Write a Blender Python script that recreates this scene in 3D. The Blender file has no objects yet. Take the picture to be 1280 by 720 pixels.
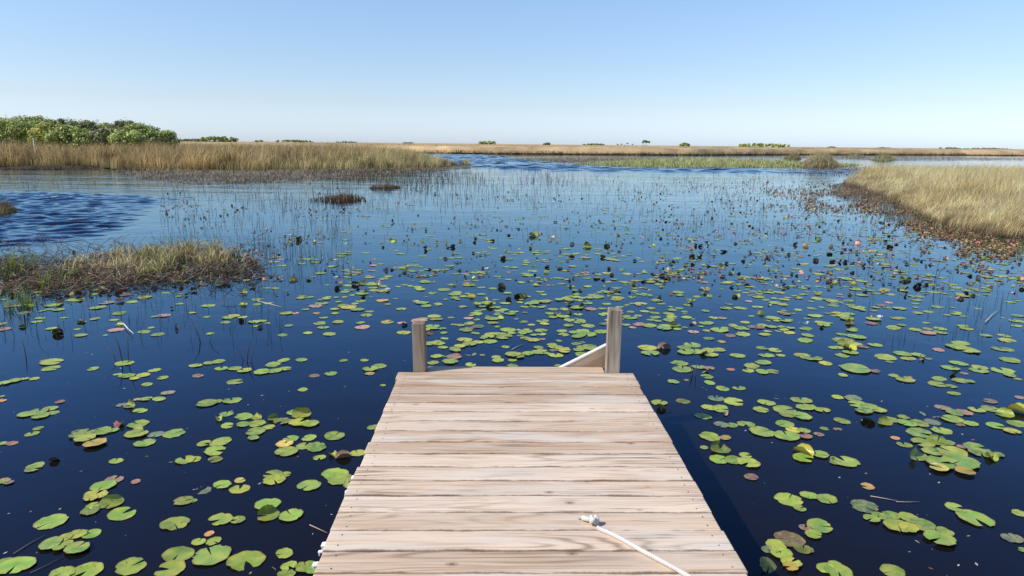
import bpy, bmesh, math, random
import numpy as np
from mathutils import Vector, Matrix, Euler, noise as mnoise

random.seed(7); RNG = np.random.default_rng(7)
scene = bpy.context.scene
COL = scene.collection
R = math.radians

# ------------------------------------------------------------------ camera
CAM_H, DECK = 2.0, 0.437
F = 853.0
PITCH, YAW, ROLL = math.atan(180 / F), R(-1.07), R(0.57)
cam_m = (Matrix.Rotation(YAW, 4, 'Z') @ Matrix.Rotation(math.pi / 2 - PITCH, 4, 'X') @ Matrix.Rotation(ROLL, 4, 'Z'))
cam_d = bpy.data.cameras.new('camera'); cam_d.sensor_width = 36; cam_d.lens = F / 1280 * 36
cam_d.clip_start = 0.05; cam_d.clip_end = 20000
cam = bpy.data.objects.new('camera', cam_d); COL.objects.link(cam)
cam.matrix_world = Matrix.Translation((0, 0, CAM_H)) @ cam_m
scene.camera = cam
R3 = cam_m.to_3x3()

def ray(px, py):
    return R3 @ Vector(((px - 640) / F, -(py - 360) / F, -1))

def at(px, py, z=0.0):
    """point of the horizontal plane at height z seen at a photo position"""
    d = ray(px, py)
    t = (z - CAM_H) / d.z
    return Vector((d.x * t, d.y * t, z))

def at_dist(px, py, Y):
    d = ray(px, py); t = Y / d.y
    return Vector((d.x * t, Y, CAM_H + d.z * t))

R3I = R3.transposed()
def proj(p):
    q = R3I @ (Vector(p) - Vector((0, 0, CAM_H)))
    return 640 + F * q.x / -q.z, 360 - F * q.y / -q.z

# ------------------------------------------------------------------ tagging
def tag(o, label=None, cat=None, group=None, kind=None):
    if label: o['label'] = label
    if cat: o['category'] = cat
    if group: o['group'] = group
    if kind: o['kind'] = kind
    return o

def empty(name, loc=(0, 0, 0), rz=0):
    o = bpy.data.objects.new(name, None); COL.objects.link(o)
    o.location = loc; o.rotation_euler = (0, 0, rz); o.empty_display_size = .05
    return o

# ------------------------------------------------------------------ node helpers
def new_mat(name):
    m = bpy.data.materials.new(name); m.use_nodes = True
    nt = m.node_tree; nt.nodes.clear()
    return m, nt

class N:
    def __init__(s, nt): s.nt = nt
    def __call__(s, t, **kw):
        n = s.nt.nodes.new(t)
        for k, v in kw.items():
            if k.startswith('i_'):
                key = k[2:].replace('_', ' ')
                n.inputs[key].default_value = v
            else: setattr(n, k, v)
        return n
    def link(s, a, b): s.nt.links.new(a, b)
    def math(s, op, a, b=None, clamp=False):
        n = s.nt.nodes.new('ShaderNodeMath'); n.operation = op; n.use_clamp = clamp
        for i, v in enumerate((a, b)):
            if v is None: continue
            if isinstance(v, (int, float)): n.inputs[i].default_value = v
            else: s.link(v, n.inputs[i])
        return n.outputs[0]
    def mix(s, f, a, b, mode='MIX'):
        n = s.nt.nodes.new('ShaderNodeMix'); n.data_type = 'RGBA'; n.blend_type = mode
        for i, v in ((0, f), (6, a), (7, b)):
            if isinstance(v, (int, float)): n.inputs[i].default_value = v
            elif isinstance(v, tuple): n.inputs[i].default_value = (*v, 1) if len(v) == 3 else v
            else: s.link(v, n.inputs[i])
        return n.outputs[2]
    def ramp(s, fac, stops, interp='LINEAR'):
        n = s.nt.nodes.new('ShaderNodeValToRGB'); cr = n.color_ramp; cr.interpolation = interp
        while len(cr.elements) < len(stops): cr.elements.new(.5)
        for e, (p, c) in zip(cr.elements, stops):
            e.position = p; e.color = (*c, 1) if len(c) == 3 else c
        s.link(fac, n.inputs[0]); return n.outputs[0]
    def noise(s, vec, scale, detail=3, rough=.5, dist=0):
        n = s.nt.nodes.new('ShaderNodeTexNoise')
        n.inputs['Scale'].default_value = scale; n.inputs['Detail'].default_value = detail
        n.inputs['Roughness'].default_value = rough; n.inputs['Distortion'].default_value = dist
        if vec is not None: s.link(vec, n.inputs['Vector'])
        return n.outputs[0]
    def mapping(s, vec, scale=(1, 1, 1), loc=(0, 0, 0)):
        n = s.nt.nodes.new('ShaderNodeMapping'); n.inputs['Scale'].default_value = scale
        n.inputs['Location'].default_value = loc; s.link(vec, n.inputs['Vector']); return n.outputs[0]

# ------------------------------------------------------------------ materials
def mat_wood(name, pale, mid, dark, grey=0.0, along='x'):
    m, nt = new_mat(name); n = N(nt)
    tc = n('ShaderNodeTexCoord'); oi = n('ShaderNodeObjectInfo')
    off = n('ShaderNodeCombineXYZ')
    n.link(n.math('MULTIPLY', oi.outputs['Random'], 37.3), off.inputs[0])
    n.link(n.math('MULTIPLY', oi.outputs['Random'], 91.7), off.inputs[1])
    add = n('ShaderNodeVectorMath', operation='ADD')
    n.link(tc.outputs['Object'], add.inputs[0]); n.link(off.outputs[0], add.inputs[1])
    vec = add.outputs[0]
    L = (lambda a, c: (a, c, c)) if along == 'x' else (lambda a, c: (c, c, a))
    # cathedral rings: contour lines of a stretched height field
    fld = n.noise(n.mapping(vec, L(.62, 8.0)), 1.0, 1.5, .45, .15)
    sep = n('ShaderNodeSeparateXYZ'); n.link(tc.outputs['Object'], sep.inputs[0])
    acr = sep.outputs[1] if along == 'x' else sep.outputs[0]
    ringv = n.math('ADD', n.math('MULTIPLY', fld, 88.0), n.math('MULTIPLY', acr, 150.0))
    ring = n.math('MULTIPLY', n.math('ADD', n.math('SINE', ringv), 1.0), .5)
    ring = n.math('POWER', ring, 3.0)
    ringmask = n.math('MULTIPLY', ring, n.ramp(n.noise(n.mapping(vec, L(.9, 4)), 1, 2), [(.42, (0, 0, 0)), (.62, (1, 1, 1))]))
    fine = n.noise(n.mapping(vec, L(2.2, 130)), 1.0, 4, .6)
    med = n.noise(n.mapping(vec, L(1.1, 26)), 1.0, 4, .6, .4)
    big = n.noise(n.mapping(vec, L(1.3, 7)), 1.0, 3, .55)
    base = n.ramp(n.math('ADD', n.math('MULTIPLY', oi.outputs['Random'], .75), n.math('MULTIPLY', big, .45)),
                  [(.2, pale), (.62, mid), (.95, tuple(c * .82 for c in mid))])
    base = n.mix(n.math('MULTIPLY', n.ramp(med, [(.45, (0, 0, 0)), (.7, (1, 1, 1))]), .5), base, tuple(.5 * a + .5 * b for a, b in zip(mid, dark)))
    base = n.mix(n.math('MULTIPLY', ringmask, .62), base, dark)
    base = n.mix(n.math('MULTIPLY', n.ramp(fine, [(.5, (0, 0, 0)), (.75, (1, 1, 1))]), .35), base, dark)
    # silvering
    sil = n.ramp(n.noise(n.mapping(vec, L(1.6, 12), (3, 5, 1)), 1, 3), [(.46, (0, 0, 0)), (.6, (1, 1, 1))])
    base = n.mix(n.math('MULTIPLY', sil, n.math('ADD', .15, n.math('MULTIPLY', n.math('FRACT', n.math('MULTIPLY', oi.outputs['Random'], 7.31)), .65))), base, (.66, .58, .47))
    # knots
    # fine dark checks and streaks
    chk = n.ramp(n.noise(n.mapping(vec, L(3.0, 75), (1, 9, 4)), 1.0, 2, .5), [(.60, (0, 0, 0)), (.68, (1, 1, 1))])
    base = n.mix(n.math('MULTIPLY', n.math('MULTIPLY', chk, n.ramp(n.noise(n.mapping(vec, L(1.2, 6), (7, 2, 1)), 1, 2), [(.40, (.1,) * 3), (.6, (1, 1, 1))])), .55), base, dark)
    vo = n('ShaderNodeTexVoronoi'); vo.inputs['Scale'].default_value = 1.0; vo.feature = 'F1'
    n.link(n.mapping(vec, L(6.5, 12.0)), vo.inputs['Vector'])
    kd = n.ramp(vo.outputs['Distance'], [(.0, (1, 1, 1)), (.06, (1, 1, 1)), (.10, (.35,) * 3), (.14, (.5,) * 3), (.19, (0, 0, 0))])
    sx = n('ShaderNodeSeparateColor'); n.link(vo.outputs['Color'], sx.inputs[0])
    kd = n.math('MULTIPLY', kd, n.ramp(sx.outputs[0], [(.88, (0, 0, 0)), (.89, (1, 1, 1))]))
    base = n.mix(n.math('MULTIPLY', kd, .8), base, (.16, .075, .045))
    # darker brown along the board edges
    g = n('ShaderNodeNewGeometry')
    if along == 'x':
        e = n.math('ABSOLUTE', acr)
        ew = n.math('ADD', e, n.math('MULTIPLY', n.math('SUBTRACT', n.noise(n.mapping(vec, (3.5, 1, 1)), 1, 5, .7), .5), .055))
        edge = n.ramp(ew, [(.063, (0, 0, 0)), (.0685, (.8,) * 3), (.072, (1, 1, 1))])
        base = n.mix(n.math('MULTIPLY', edge, .8), base, (.17, .085, .045))
    if grey: base = n.mix(grey, base, (.33, .30, .27))
    b = n('ShaderNodeBsdfPrincipled'); b.inputs['Roughness'].default_value = .78
    b.inputs['Specular IOR Level'].default_value = .25
    n.link(base, b.inputs['Base Color'])
    bp = n('ShaderNodeBump'); bp.inputs['Strength'].default_value = .55; bp.inputs['Distance'].default_value = .003
    h = n.math('SUBTRACT', n.math('SUBTRACT', 1.0, n.math('MULTIPLY', fine, .7)), n.math('MULTIPLY', ringmask, .35))
    n.link(h, bp.inputs['Height']); n.link(bp.outputs[0], b.inputs['Normal'])
    o = n('ShaderNodeOutputMaterial'); n.link(b.outputs[0], o.inputs[0])
    return m

M_PLANK = mat_wood('weathered_deck_wood', (.76, .59, .42), (.60, .425, .275), (.17, .085, .04))
M_POST = mat_wood('grey_post_wood', (.33, .25, .175), (.25, .185, .125), (.045, .03, .022), .0, 'z')
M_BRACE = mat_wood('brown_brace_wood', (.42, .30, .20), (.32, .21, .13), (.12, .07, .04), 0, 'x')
M_UNDER = mat_wood('dark_joist_wood', (.25, .2, .15), (.2, .15, .1), (.08, .05, .03), 0, 'x')

def mat_simple(name, col, rough=.6, bumpscale=None, spec=.4, var=.15):
    m, nt = new_mat(name); n = N(nt)
    tc = n('ShaderNodeTexCoord')
    nz = n.noise(tc.outputs['Object'], bumpscale or 40, 3)
    c = n.mix(nz, tuple(v * (1 - var) for v in col), tuple(min(1, v * (1 + var)) for v in col))
    b = n('ShaderNodeBsdfPrincipled'); b.inputs['Roughness'].default_value = rough
    b.inputs['Specular IOR Level'].default_value = spec
    n.link(c, b.inputs['Base Color'])
    if bumpscale:
        bp = n('ShaderNodeBump'); bp.inputs['Strength'].default_value = .4; bp.inputs['Distance'].default_value = .003
        n.link(nz, bp.inputs['Height']); n.link(bp.outputs[0], b.inputs['Normal'])
    o = n('ShaderNodeOutputMaterial'); n.link(b.outputs[0], o.inputs[0])
    return m

M_NAIL = mat_simple('rusty_steel', (.06, .045, .035), .5)
M_WHITE = mat_simple('white_plastic', (.8, .8, .78), .4, None, .4, .05)
M_PALE = mat_simple('sunlit_wood_edge', (.66, .61, .54), .8, 60, .2, .1)  # pale colour stands for sunlight on the brace's top edge
M_PETAL = mat_simple('white_petal', (.85, .85, .78), .5, None, .3, .05)
M_STAMEN = mat_simple('yellow_stamen', (.7, .45, .05), .6)
M_BARK = mat_simple('grey_brown_bark', (.10, .08, .06), .9, 12)

def mat_rope():
    m, nt = new_mat('white_braided_rope'); n = N(nt)
    uv = n('ShaderNodeUVMap'); uv.uv_map = 'UVMap'
    sp = n('ShaderNodeSeparateXYZ'); n.link(uv.outputs[0], sp.inputs[0])
    a = n.math('SINE', n.math('ADD', n.math('MULTIPLY', sp.outputs[0], 700), n.math('MULTIPLY', sp.outputs[1], 12.566)))
    b_ = n.math('SINE', n.math('SUBTRACT', n.math('MULTIPLY', sp.outputs[0], 700), n.math('MULTIPLY', sp.outputs[1], 12.566)))
    h = n.math('MAXIMUM', a, b_)
    tc = n('ShaderNodeTexCoord')
    dirt = n.noise(tc.outputs['Object'], 14, 3)
    c = n.mix(dirt, (.60, .53, .45), (.84, .78, .70))
    c = n.mix(n.math('MULTIPLY', n.ramp(h, [(0, (1, 1, 1)), (.35, (0, 0, 0))]), .35), c, (.38, .33, .28))
    b = n('ShaderNodeBsdfPrincipled'); b.inputs['Roughness'].default_value = .8
    n.link(c, b.inputs['Base Color'])
    bp = n('ShaderNodeBump'); bp.inputs['Strength'].default_value = .6; bp.inputs['Distance'].default_value = .002
    n.link(h, bp.inputs['Height']); n.link(bp.outputs[0], b.inputs['Normal'])
    o = n('ShaderNodeOutputMaterial'); n.link(b.outputs[0], o.inputs[0])
    return m
M_ROPE = mat_rope()

def mat_pad():
    m, nt = new_mat('lily_pad_skin'); n = N(nt)
    at_ = n('ShaderNodeAttribute'); at_.attribute_name = 'Col'
    uv = n('ShaderNodeUVMap'); uv.uv_map = 'UVMap'
    g = n('ShaderNodeNewGeometry')
    sp = n('ShaderNodeSeparateXYZ'); n.link(uv.outputs[0], sp.inputs[0])
    ang = n.math('ARCTAN2', sp.outputs[1], sp.outputs[0])
    rad = n.math('SQRT', n.math('ADD', n.math('POWER', sp.outputs[0], 2), n.math('POWER', sp.outputs[1], 2)))
    wob = n.noise(g.outputs['Position'], 22, 3)
    v = n.math('ABSOLUTE', n.math('SINE', n.math('ADD', n.math('MULTIPLY', ang, 8.5), n.math('MULTIPLY', wob, .8))))
    vein = n.ramp(v, [(0, (1, 1, 1)), (.14, (0, 0, 0))])
    vein = n.math('MULTIPLY', vein, n.ramp(rad, [(.05, (1, 1, 1)), (.95, (0, 0, 0))]))
    c = at_.outputs['Color']
    blot = n.noise(g.outputs['Position'], 26, 5, .65)
    c = n.mix(n.math('MULTIPLY', n.ramp(blot, [(.47, (0, 0, 0)), (.62, (1, 1, 1))]), .62), c, (.46, .44, .07), 'MIX')
    c = n.mix(n.math('MULTIPLY', n.ramp(n.noise(g.outputs['Position'], 13, 4, .6), [(.45, (0, 0, 0)), (.62, (1, 1, 1))]), .6), c, n.mix(1, c, (.5, .72, .7), 'MULTIPLY'))
    c = n.mix(n.math('MULTIPLY', vein, .32), c, n.mix(1, c, (1.5, 1.35, 1.2), 'MULTIPLY'))
    spots = n.noise(g.outputs['Position'], 60, 2)
    spm = n.math('MULTIPLY', n.ramp(spots, [(.64, (0, 0, 0)), (.69, (1, 1, 1))]), n.ramp(n.noise(g.outputs['Position'], 3.1, 1), [(.42, (0, 0, 0)), (.6, (1, 1, 1))]))
    c = n.mix(n.math('MULTIPLY', spm, .8), c, (.06, .035, .015))
    rim = n.ramp(n.math('ADD', rad, n.math('MULTIPLY', wob, .1)), [(.955, (0, 0, 0)), (1.03, (1, 1, 1))])
    c = n.mix(n.math('MULTIPLY', rim, .55), c, (.28, .17, .06))
    under = n.mix(.62, c, (.045, .022, .012))
    c = n.mix(g.outputs['Backfacing'], c, under)
    b = n('ShaderNodeBsdfPrincipled'); b.inputs['Roughness'].default_value = .38
    b.inputs['Specular IOR Level'].default_value = .45
    n.link(c, b.inputs['Base Color'])
    bp = n('ShaderNodeBump'); bp.inputs['Strength'].default_value = .5; bp.inputs['Distance'].default_value = .004
    n.link(n.math('SUBTRACT', wob, n.math('MULTIPLY', vein, .3)), bp.inputs['Height']); n.link(bp.outputs[0], b.inputs['Normal'])
    tr = n('ShaderNodeBsdfTranslucent'); n.link(n.mix(1, c, (.9, 1.0, .5), 'MULTIPLY'), tr.inputs['Color'])
    mx = n('ShaderNodeMixShader'); mx.inputs[0].default_value = .12
    n.link(b.outputs[0], mx.inputs[1]); n.link(tr.outputs[0], mx.inputs[2])
    o = n('ShaderNodeOutputMaterial'); n.link(mx.outputs[0], o.inputs[0])
    return m
M_PAD = mat_pad()

def mat_attr(name, rough=.75, trans=.25, spec=.2, nscale=0, namt=0):
    m, nt = new_mat(name); n = N(nt)
    at_ = n('ShaderNodeAttribute'); at_.attribute_name = 'Col'
    c = at_.outputs['Color']
    if nscale:
        g = n('ShaderNodeNewGeometry')
        f = n.noise(g.outputs['Position'], nscale, 4, .6)
        c = n.mix(1, c, n.ramp(f, [(.3, (1 - namt,) * 3), (.7, (1 + namt,) * 3)]), 'MULTIPLY')
    b = n('ShaderNodeBsdfPrincipled'); b.inputs['Roughness'].default_value = rough
    b.inputs['Specular IOR Level'].default_value = spec
    n.link(c, b.inputs['Base Color'])
    out = b.outputs[0]
    if trans:
        tr = n('ShaderNodeBsdfTranslucent'); n.link(c, tr.inputs['Color'])
        mx = n('ShaderNodeMixShader'); mx.inputs[0].default_value = trans
        n.link(out, mx.inputs[1]); n.link(tr.outputs[0], mx.inputs[2]); out = mx.outputs[0]
    o = n('ShaderNodeOutputMaterial'); n.link(out, o.inputs[0])
    return m
M_GRASS = mat_attr('dry_sawgrass_blades', .65, .52)
M_LEAF = mat_attr('shrub_leaves', .5, .3, .3)
M_LITTER = mat_attr('dead_plant_litter', .8, .1)
M_GROUND = mat_attr('marsh_peat', .95, 0, .1, 3.0, .5)
M_CANOPY = mat_attr('marsh_far_ground', .95, 0, .1, .22, .35)

def mat_water():
    m, nt = new_mat('marsh_water'); n = N(nt)
    g = n('ShaderNodeNewGeometry')
    at_ = n('ShaderNodeAttribute'); at_.attribute_name = 'ripple'
    rip = at_.outputs['Fac']
    pos = g.outputs['Position']
    mp = n.mapping(pos, (1.0, 1.0, 1.0))
    big = n.noise(n.mapping(pos, (1.2, 1.1, 1)), 1.0, 2, .5, .3)
    w1 = n.noise(n.mapping(pos, (2.3, 1.5, 1)), 1.5, 2, .5, .5)
    w2 = n.noise(n.mapping(pos, (6, 11, 1)), 1.6, 3, .55, .4)
    gust = n.ramp(n.noise(n.mapping(pos, (.10, .45, 1)), 1.0, 4, .55), [(.38, (.25,) * 3), (.68, (1,) * 3)])
    vl = n('ShaderNodeVectorMath', operation='LENGTH'); n.link(pos, vl.inputs[0]); dist_ = vl.outputs['Value']
    amp = n.math('MULTIPLY', n.math('ADD', n.math('MULTIPLY', rip, 1.4), n.math('MULTIPLY', n.math('MULTIPLY', gust, n.ramp(n.math('DIVIDE', dist_, 100.0), [(.08, (.05,) * 3), (.2, (.14,) * 3), (.45, (.40,) * 3)]), ), 1.0)), 1.0)
    h = n.math('ADD', n.math('MULTIPLY', big, .055), n.math('ADD', n.math('MULTIPLY', w1, .03), n.math('MULTIPLY', w2, .006)))
    h = n.math('MULTIPLY', h, amp)
    bp = n('ShaderNodeBump'); bp.inputs['Strength'].default_value = 1.0; bp.inputs['Distance'].default_value = 1.35
    n.link(h, bp.inputs['Height'])
    fr = n('ShaderNodeFresnel'); fr.inputs['IOR'].default_value = 1.55; n.link(bp.outputs[0], fr.inputs['Normal'])
    gl = n('ShaderNodeBsdfGlossy'); gl.inputs['Roughness'].default_value = .035
    n.link(n.ramp(fr.outputs[0], [(.045, (.31, .31, .32)), (.11, (.25, .43, .62)), (.22, (.36, .66, .96)), (.42, (.58, .86, 1.0)), (.75, (.80, .94, 1.0)), (.95, (.97, .99, 1.0))]), gl.inputs['Color'])
    n.link(bp.outputs[0], gl.inputs['Normal'])
    tr = n('ShaderNodeBsdfTransparent'); tr.inputs['Color'].default_value = (.42, .47, .42, 1)
    df = n('ShaderNodeBsdfDiffuse')
    mk = n.noise(n.mapping(pos, (1, 1, 1)), .8, 3)
    n.link(n.mix(mk, (.011, .009, .007), (.017, .013, .011)), df.inputs['Color'])
    mx = n('ShaderNodeMixShader'); mx.inputs[0].default_value = .55
    n.link(tr.outputs[0], mx.inputs[1]); n.link(df.outputs[0], mx.inputs[2])
    m2 = n('ShaderNodeMixShader'); n.link(fr.outputs[0], m2.inputs[0])
    n.link(mx.outputs[0], m2.inputs[1]); n.link(gl.outputs[0], m2.inputs[2])
    o = n('ShaderNodeOutputMaterial'); n.link(m2.outputs[0], o.inputs[0])
    return m
M_WATER = mat_water()

# ------------------------------------------------------------------ mesh helpers
def link_mesh(name, me, mat, parent=None, loc=None):
    o = bpy.data.objects.new(name, me); COL.objects.link(o)
    if mat and not me.materials: me.materials.append(mat)
    if parent: o.parent = parent
    if loc is not None: o.location = loc
    return o

def np_mesh(name, V, loops, starts, cols=None, uvs=None, smooth=False):
    """V (n,3); loops flat vertex indices; starts face starts; cols (n,3) per vertex; uvs per vertex"""
    me = bpy.data.meshes.new(name)
    V = np.asarray(V, dtype=np.float32); loops = np.asarray(loops, dtype=np.int32); starts = np.asarray(starts, dtype=np.int32)
    me.vertices.add(len(V)); me.vertices.foreach_set('co', V.ravel())
    me.loops.add(len(loops)); me.loops.foreach_set('vertex_index', loops)
    me.polygons.add(len(starts)); me.polygons.foreach_set('loop_start', starts)
    if smooth: me.polygons.foreach_set('use_smooth', np.ones(len(starts), dtype=bool))
    me.update(calc_edges=True)
    if cols is not None:
        a = me.color_attributes.new('Col', 'FLOAT_COLOR', 'POINT')
        c4 = np.ones((len(V), 4), dtype=np.float32); c4[:, :3] = cols
        a.data.foreach_set('color', c4.ravel())
    if uvs is not None:
        u = me.uv_layers.new(name='UVMap')
        u.data.foreach_set('uv', np.asarray(uvs, dtype=np.float32)[loops].ravel())
    me.validate()
    return me

class Soup:
    def __init__(s): s.V = []; s.L = []; s.S = []; s.C = []; s.U = []; s.nv = 0; s.nl = 0
    def add(s, V, faces, C, U=None):
        V = np.asarray(V, float)
        s.V.append(V); s.C.append(np.broadcast_to(np.asarray(C, float), (len(V), 3)))
        s.U.append(np.zeros((len(V), 2)) if U is None else np.asarray(U, float))
        for f in faces:
            s.S.append(s.nl); s.L.extend(i + s.nv for i in f); s.nl += len(f)
        s.nv += len(V)
    def mesh(s, name, smooth=False):
        return np_mesh(name, np.concatenate(s.V), s.L, s.S, np.concatenate(s.C), np.concatenate(s.U), smooth)

def box_bm(bm, c, d, rot=None, bevel=.003, seg=2):
    b2 = bmesh.new(); bmesh.ops.create_cube(b2, size=1)
    for v in b2.verts: v.co = Vector((v.co.x * d[0], v.co.y * d[1], v.co.z * d[2]))
    if bevel: bmesh.ops.bevel(b2, geom=list(b2.edges), offset=bevel, segments=seg, affect='EDGES', profile=.6)
    M = Matrix.Translation(c) @ (rot.to_4x4() if rot else Matrix.Identity(4))
    bmesh.ops.transform(b2, matrix=M, verts=b2.verts)
    me = bpy.data.meshes.new('tmp'); b2.to_mesh(me); b2.free(); bm.from_mesh(me); bpy.data.meshes.remove(me)

def bm_obj(name, bm, mat, parent=None, loc=None, rot=None, smooth=False):
    me = bpy.data.meshes.new(name); bm.to_mesh(me); bm.free()
    if smooth:
        for p in me.polygons: p.use_smooth = True
    o = link_mesh(name, me, mat, parent, loc)
    if rot: o.rotation_euler = rot
    return o

# ------------------------------------------------------------------ world and sun
sun_dir = Vector((-.83, -.28, .894)).normalized()
SUN_EL = math.asin(sun_dir.z); SUN_AZ = math.atan2(sun_dir.x, sun_dir.y)
w = bpy.data.worlds.new('World'); scene.world = w; w.use_nodes = True
nt = w.node_tree; nt.nodes.clear(); n = N(nt)
sky = n('ShaderNodeTexSky'); sky.sky_type = 'NISHITA'; sky.sun_disc = False
sky.sun_elevation = SUN_EL; sky.sun_rotation = SUN_AZ % (2 * math.pi)
sky.altitude = 0; sky.air_density = 1.0; sky.dust_density = .45; sky.ozone_density = 2.2
SKYGAM = n('ShaderNodeGamma'); SKYGAM.inputs[1].default_value = 1.0
n.link(sky.outputs[0], SKYGAM.inputs[0])
tcw = n('ShaderNodeTexCoord'); sw = n('ShaderNodeSeparateXYZ'); n.link(tcw.outputs['Generated'], sw.inputs[0])
# clear winter air: a bluer, brighter horizon than the stock sky
k_ = .8
clear = n.ramp(n.math('MULTIPLY', sw.outputs[2], 1.0, True), [(0.0, (1.07 * k_, 1.33 * k_, 2.05 * k_)), (.055, (1.10 * k_, 1.15 * k_, 1.42 * k_)),
    (.105, (1.14 * k_, 1.19 * k_, 1.35 * k_)), (.19, (1.25 * k_, 1.34 * k_, 1.46 * k_)), (.5, (.92 * k_, 1.2 * k_, 1.6 * k_))])
tint = n.mix(1, SKYGAM.outputs[0], clear, 'MULTIPLY')
bg = n('ShaderNodeBackground'); bg.inputs[1].default_value = .15
n.link(n.mix(1, tint, (1.0, .985, .975), 'MULTIPLY'), bg.inputs[0])
wo = n('ShaderNodeOutputWorld'); n.link(bg.outputs[0], wo.inputs[0])
sd = bpy.data.lights.new('sun', 'SUN'); sd.energy = 4.7; sd.angle = R(.53); sd.color = (1, .955, .89)
so = bpy.data.objects.new('sun', sd); COL.objects.link(so)
so.rotation_euler = sun_dir.to_track_quat('Z', 'Y').to_euler(); so.location = (0, 0, 30)

# ------------------------------------------------------------------ water
def inpoly(x, y, poly):
    c = False; j = len(poly) - 1
    for i in range(len(poly)):
        xi, yi = poly[i]; xj, yj = poly[j]
        if (yi > y) != (yj > y) and x < (xj - xi) * (y - yi) / (yj - yi) + xi: c = not c
        j = i
    return c

def polydist(x, y, poly):
    p = np.array((x, y)); best = 1e9; k = len(poly)
    for i in range(k):
        a = np.array(poly[i]); b = np.array(poly[(i + 1) % k]); ab = b - a
        t = max(0, min(1, np.dot(p - a, ab) / max(1e-9, np.dot(ab, ab))))
        best = min(best, float(np.hypot(*(p - a - t * ab))))
    return best

# wind-ruffled stretches of open water (soft edged); outline, softness in log-distance space
def lg(p):  # (bearing, log distance) of a ground point
    return (math.atan2(p[0], p[1]) * 4, math.log(math.hypot(p[0], p[1])) * 1.6)
RIP = [([(-60, 236), (120, 240), (250, 246), (200, 262), (170, 285), (130, 300), (60, 312), (-60, 318)], .12, .3),
       ([(480, 192), (600, 193), (720, 206), (960, 211), (1200, 214), (1130, 219), (900, 217), (680, 214), (560, 208)], .55, .05),
       ([(250, 240), (420, 246), (560, 270), (330, 262)], .12, .15)]
RIPW = [([lg(at(*q)) for q in poly], s, soft) for poly, s, soft in RIP]

def build_water():
    nr, na = 190, 600
    rad = np.exp(np.linspace(math.log(.4), math.log(9000), nr))
    ang = np.linspace(0, 2 * math.pi, na, endpoint=False)
    V = [(0, 0, 0)]; rip = [0.0]
    for r in rad:
        for a in ang:
            x, y = r * math.sin(a), r * math.cos(a)
            V.append((x, y, 0))
            v = 0
            if y > 0 and abs(x) < y * 1.4 and 5 < r < 200:
                q = lg((x, y))
                for poly, s, soft in RIPW:
                    d = polydist(q[0], q[1], poly)
                    if inpoly(q[0], q[1], poly): v = max(v, s * min(1, .5 + d / soft / 2))
                    elif d < soft: v = max(v, s * (.5 - d / soft / 2))
            rip.append(v)
    L = []; S = []
    for k in range(na): S.append(len(L)); L += [0, 1 + (k + 1) % na, 1 + k]
    for i in range(nr - 1):
        b = 1 + i * na
        for k in range(na):
            k2 = (k + 1) % na
            S.append(len(L)); L += [b + k, b + k2, b + na + k2, b + na + k]
    me = np_mesh('water', V, L, S)
    a = me.attributes.new('ripple', 'FLOAT', 'POINT'); a.data.foreach_set('value', np.array(rip, dtype=np.float32))
    # face normals up
    if me.polygons[0].normal.z < 0: me.flip_normals()
    o = link_mesh('water', me, M_WATER); tag(o, kind='structure')
build_water()

def wave_patch(zone, b0, b1, d0, d1, l0, l1, amp, soft, nb=430, nd=560):
    """real wind waves on the open water at the left"""
    b = np.linspace(R(b0), R(b1), nb); d = np.exp(np.linspace(math.log(d0), math.log(d1), nd))
    D, B = np.meshgrid(d, b, indexing='ij'); X = (D * np.sin(B)).ravel(); Y = (D * np.cos(B)).ravel()
    rs = np.random.default_rng(5); Z = np.zeros_like(X)
    for _ in range(46):
        lam = rs.uniform(l0, l1); th = rs.normal(math.pi / 2 + .25, .62); k = 2 * math.pi / lam
        Z += amp * lam ** 1.05 * np.sin(k * (X * math.cos(th) + Y * math.sin(th)) + rs.uniform(0, 6.28))
    q = np.stack([B.ravel() * 4, np.log(D.ravel()) * 1.6], 1); poly = np.array(RIPW[zone][0])
    ins = np.zeros(len(q), bool); j = len(poly) - 1; dist = np.full(len(q), 1e9)
    for i in range(len(poly)):
        xi, yi = poly[i]; xj, yj = poly[j]
        ins ^= ((yi > q[:, 1]) != (yj > q[:, 1])) & (q[:, 0] < (xj - xi) * (q[:, 1] - yi) / (yj - yi + 1e-12) + xi)
        ab = poly[j] - poly[i]; t = np.clip(((q - poly[i]) @ ab) / (ab @ ab), 0, 1)
        dist = np.minimum(dist, np.hypot(*(q - poly[i] - t[:, None] * ab).T)); j = i
    m = np.clip(np.where(ins, dist, -dist) / soft + .35, 0, 1)
    gust = .85 + .3 * np.sin(X * .31 + Y * .22) * np.sin(Y * .45 - X * .13)
    Z = -.03 + m * .048 + Z * m * gust
    idx = (np.arange(nd - 1)[:, None] * nb + np.arange(nb - 1)[None]).ravel()
    keep = (m[idx] > 0) | (m[idx + nb + 1] > 0); idx = idx[keep]
    L = np.stack([idx, idx + nb, idx + nb + 1, idx + 1], 1).ravel()
    me = np_mesh('rippled_water', np.stack([X, Y, Z], 1), L, np.arange(len(idx)) * 4, smooth=True)
    a = me.attributes.new('ripple', 'FLOAT', 'POINT'); a.data.foreach_set('value', (m * .10).astype(np.float32))
    if me.polygons[0].normal.z < 0: me.flip_normals()
    tag(link_mesh('rippled_water', me, M_WATER), kind='structure')
wave_patch(0, -52, -6, 11.5, 46, .20, .85, .0072, .24)
wave_patch(1, -14, 36, 50, 190, .9, 2.6, .0050, .07, 520, 420)

bm = bmesh.new()
bmesh.ops.create_grid(bm, x_segments=2, y_segments=2, size=9000)
m_bed = mat_simple('peat_bed', (.03, .022, .014), .95, .5, .1, .4)
tag(bm_obj('lake_bed', bm, m_bed, loc=(0, 0, -.75)), kind='structure')

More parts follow.
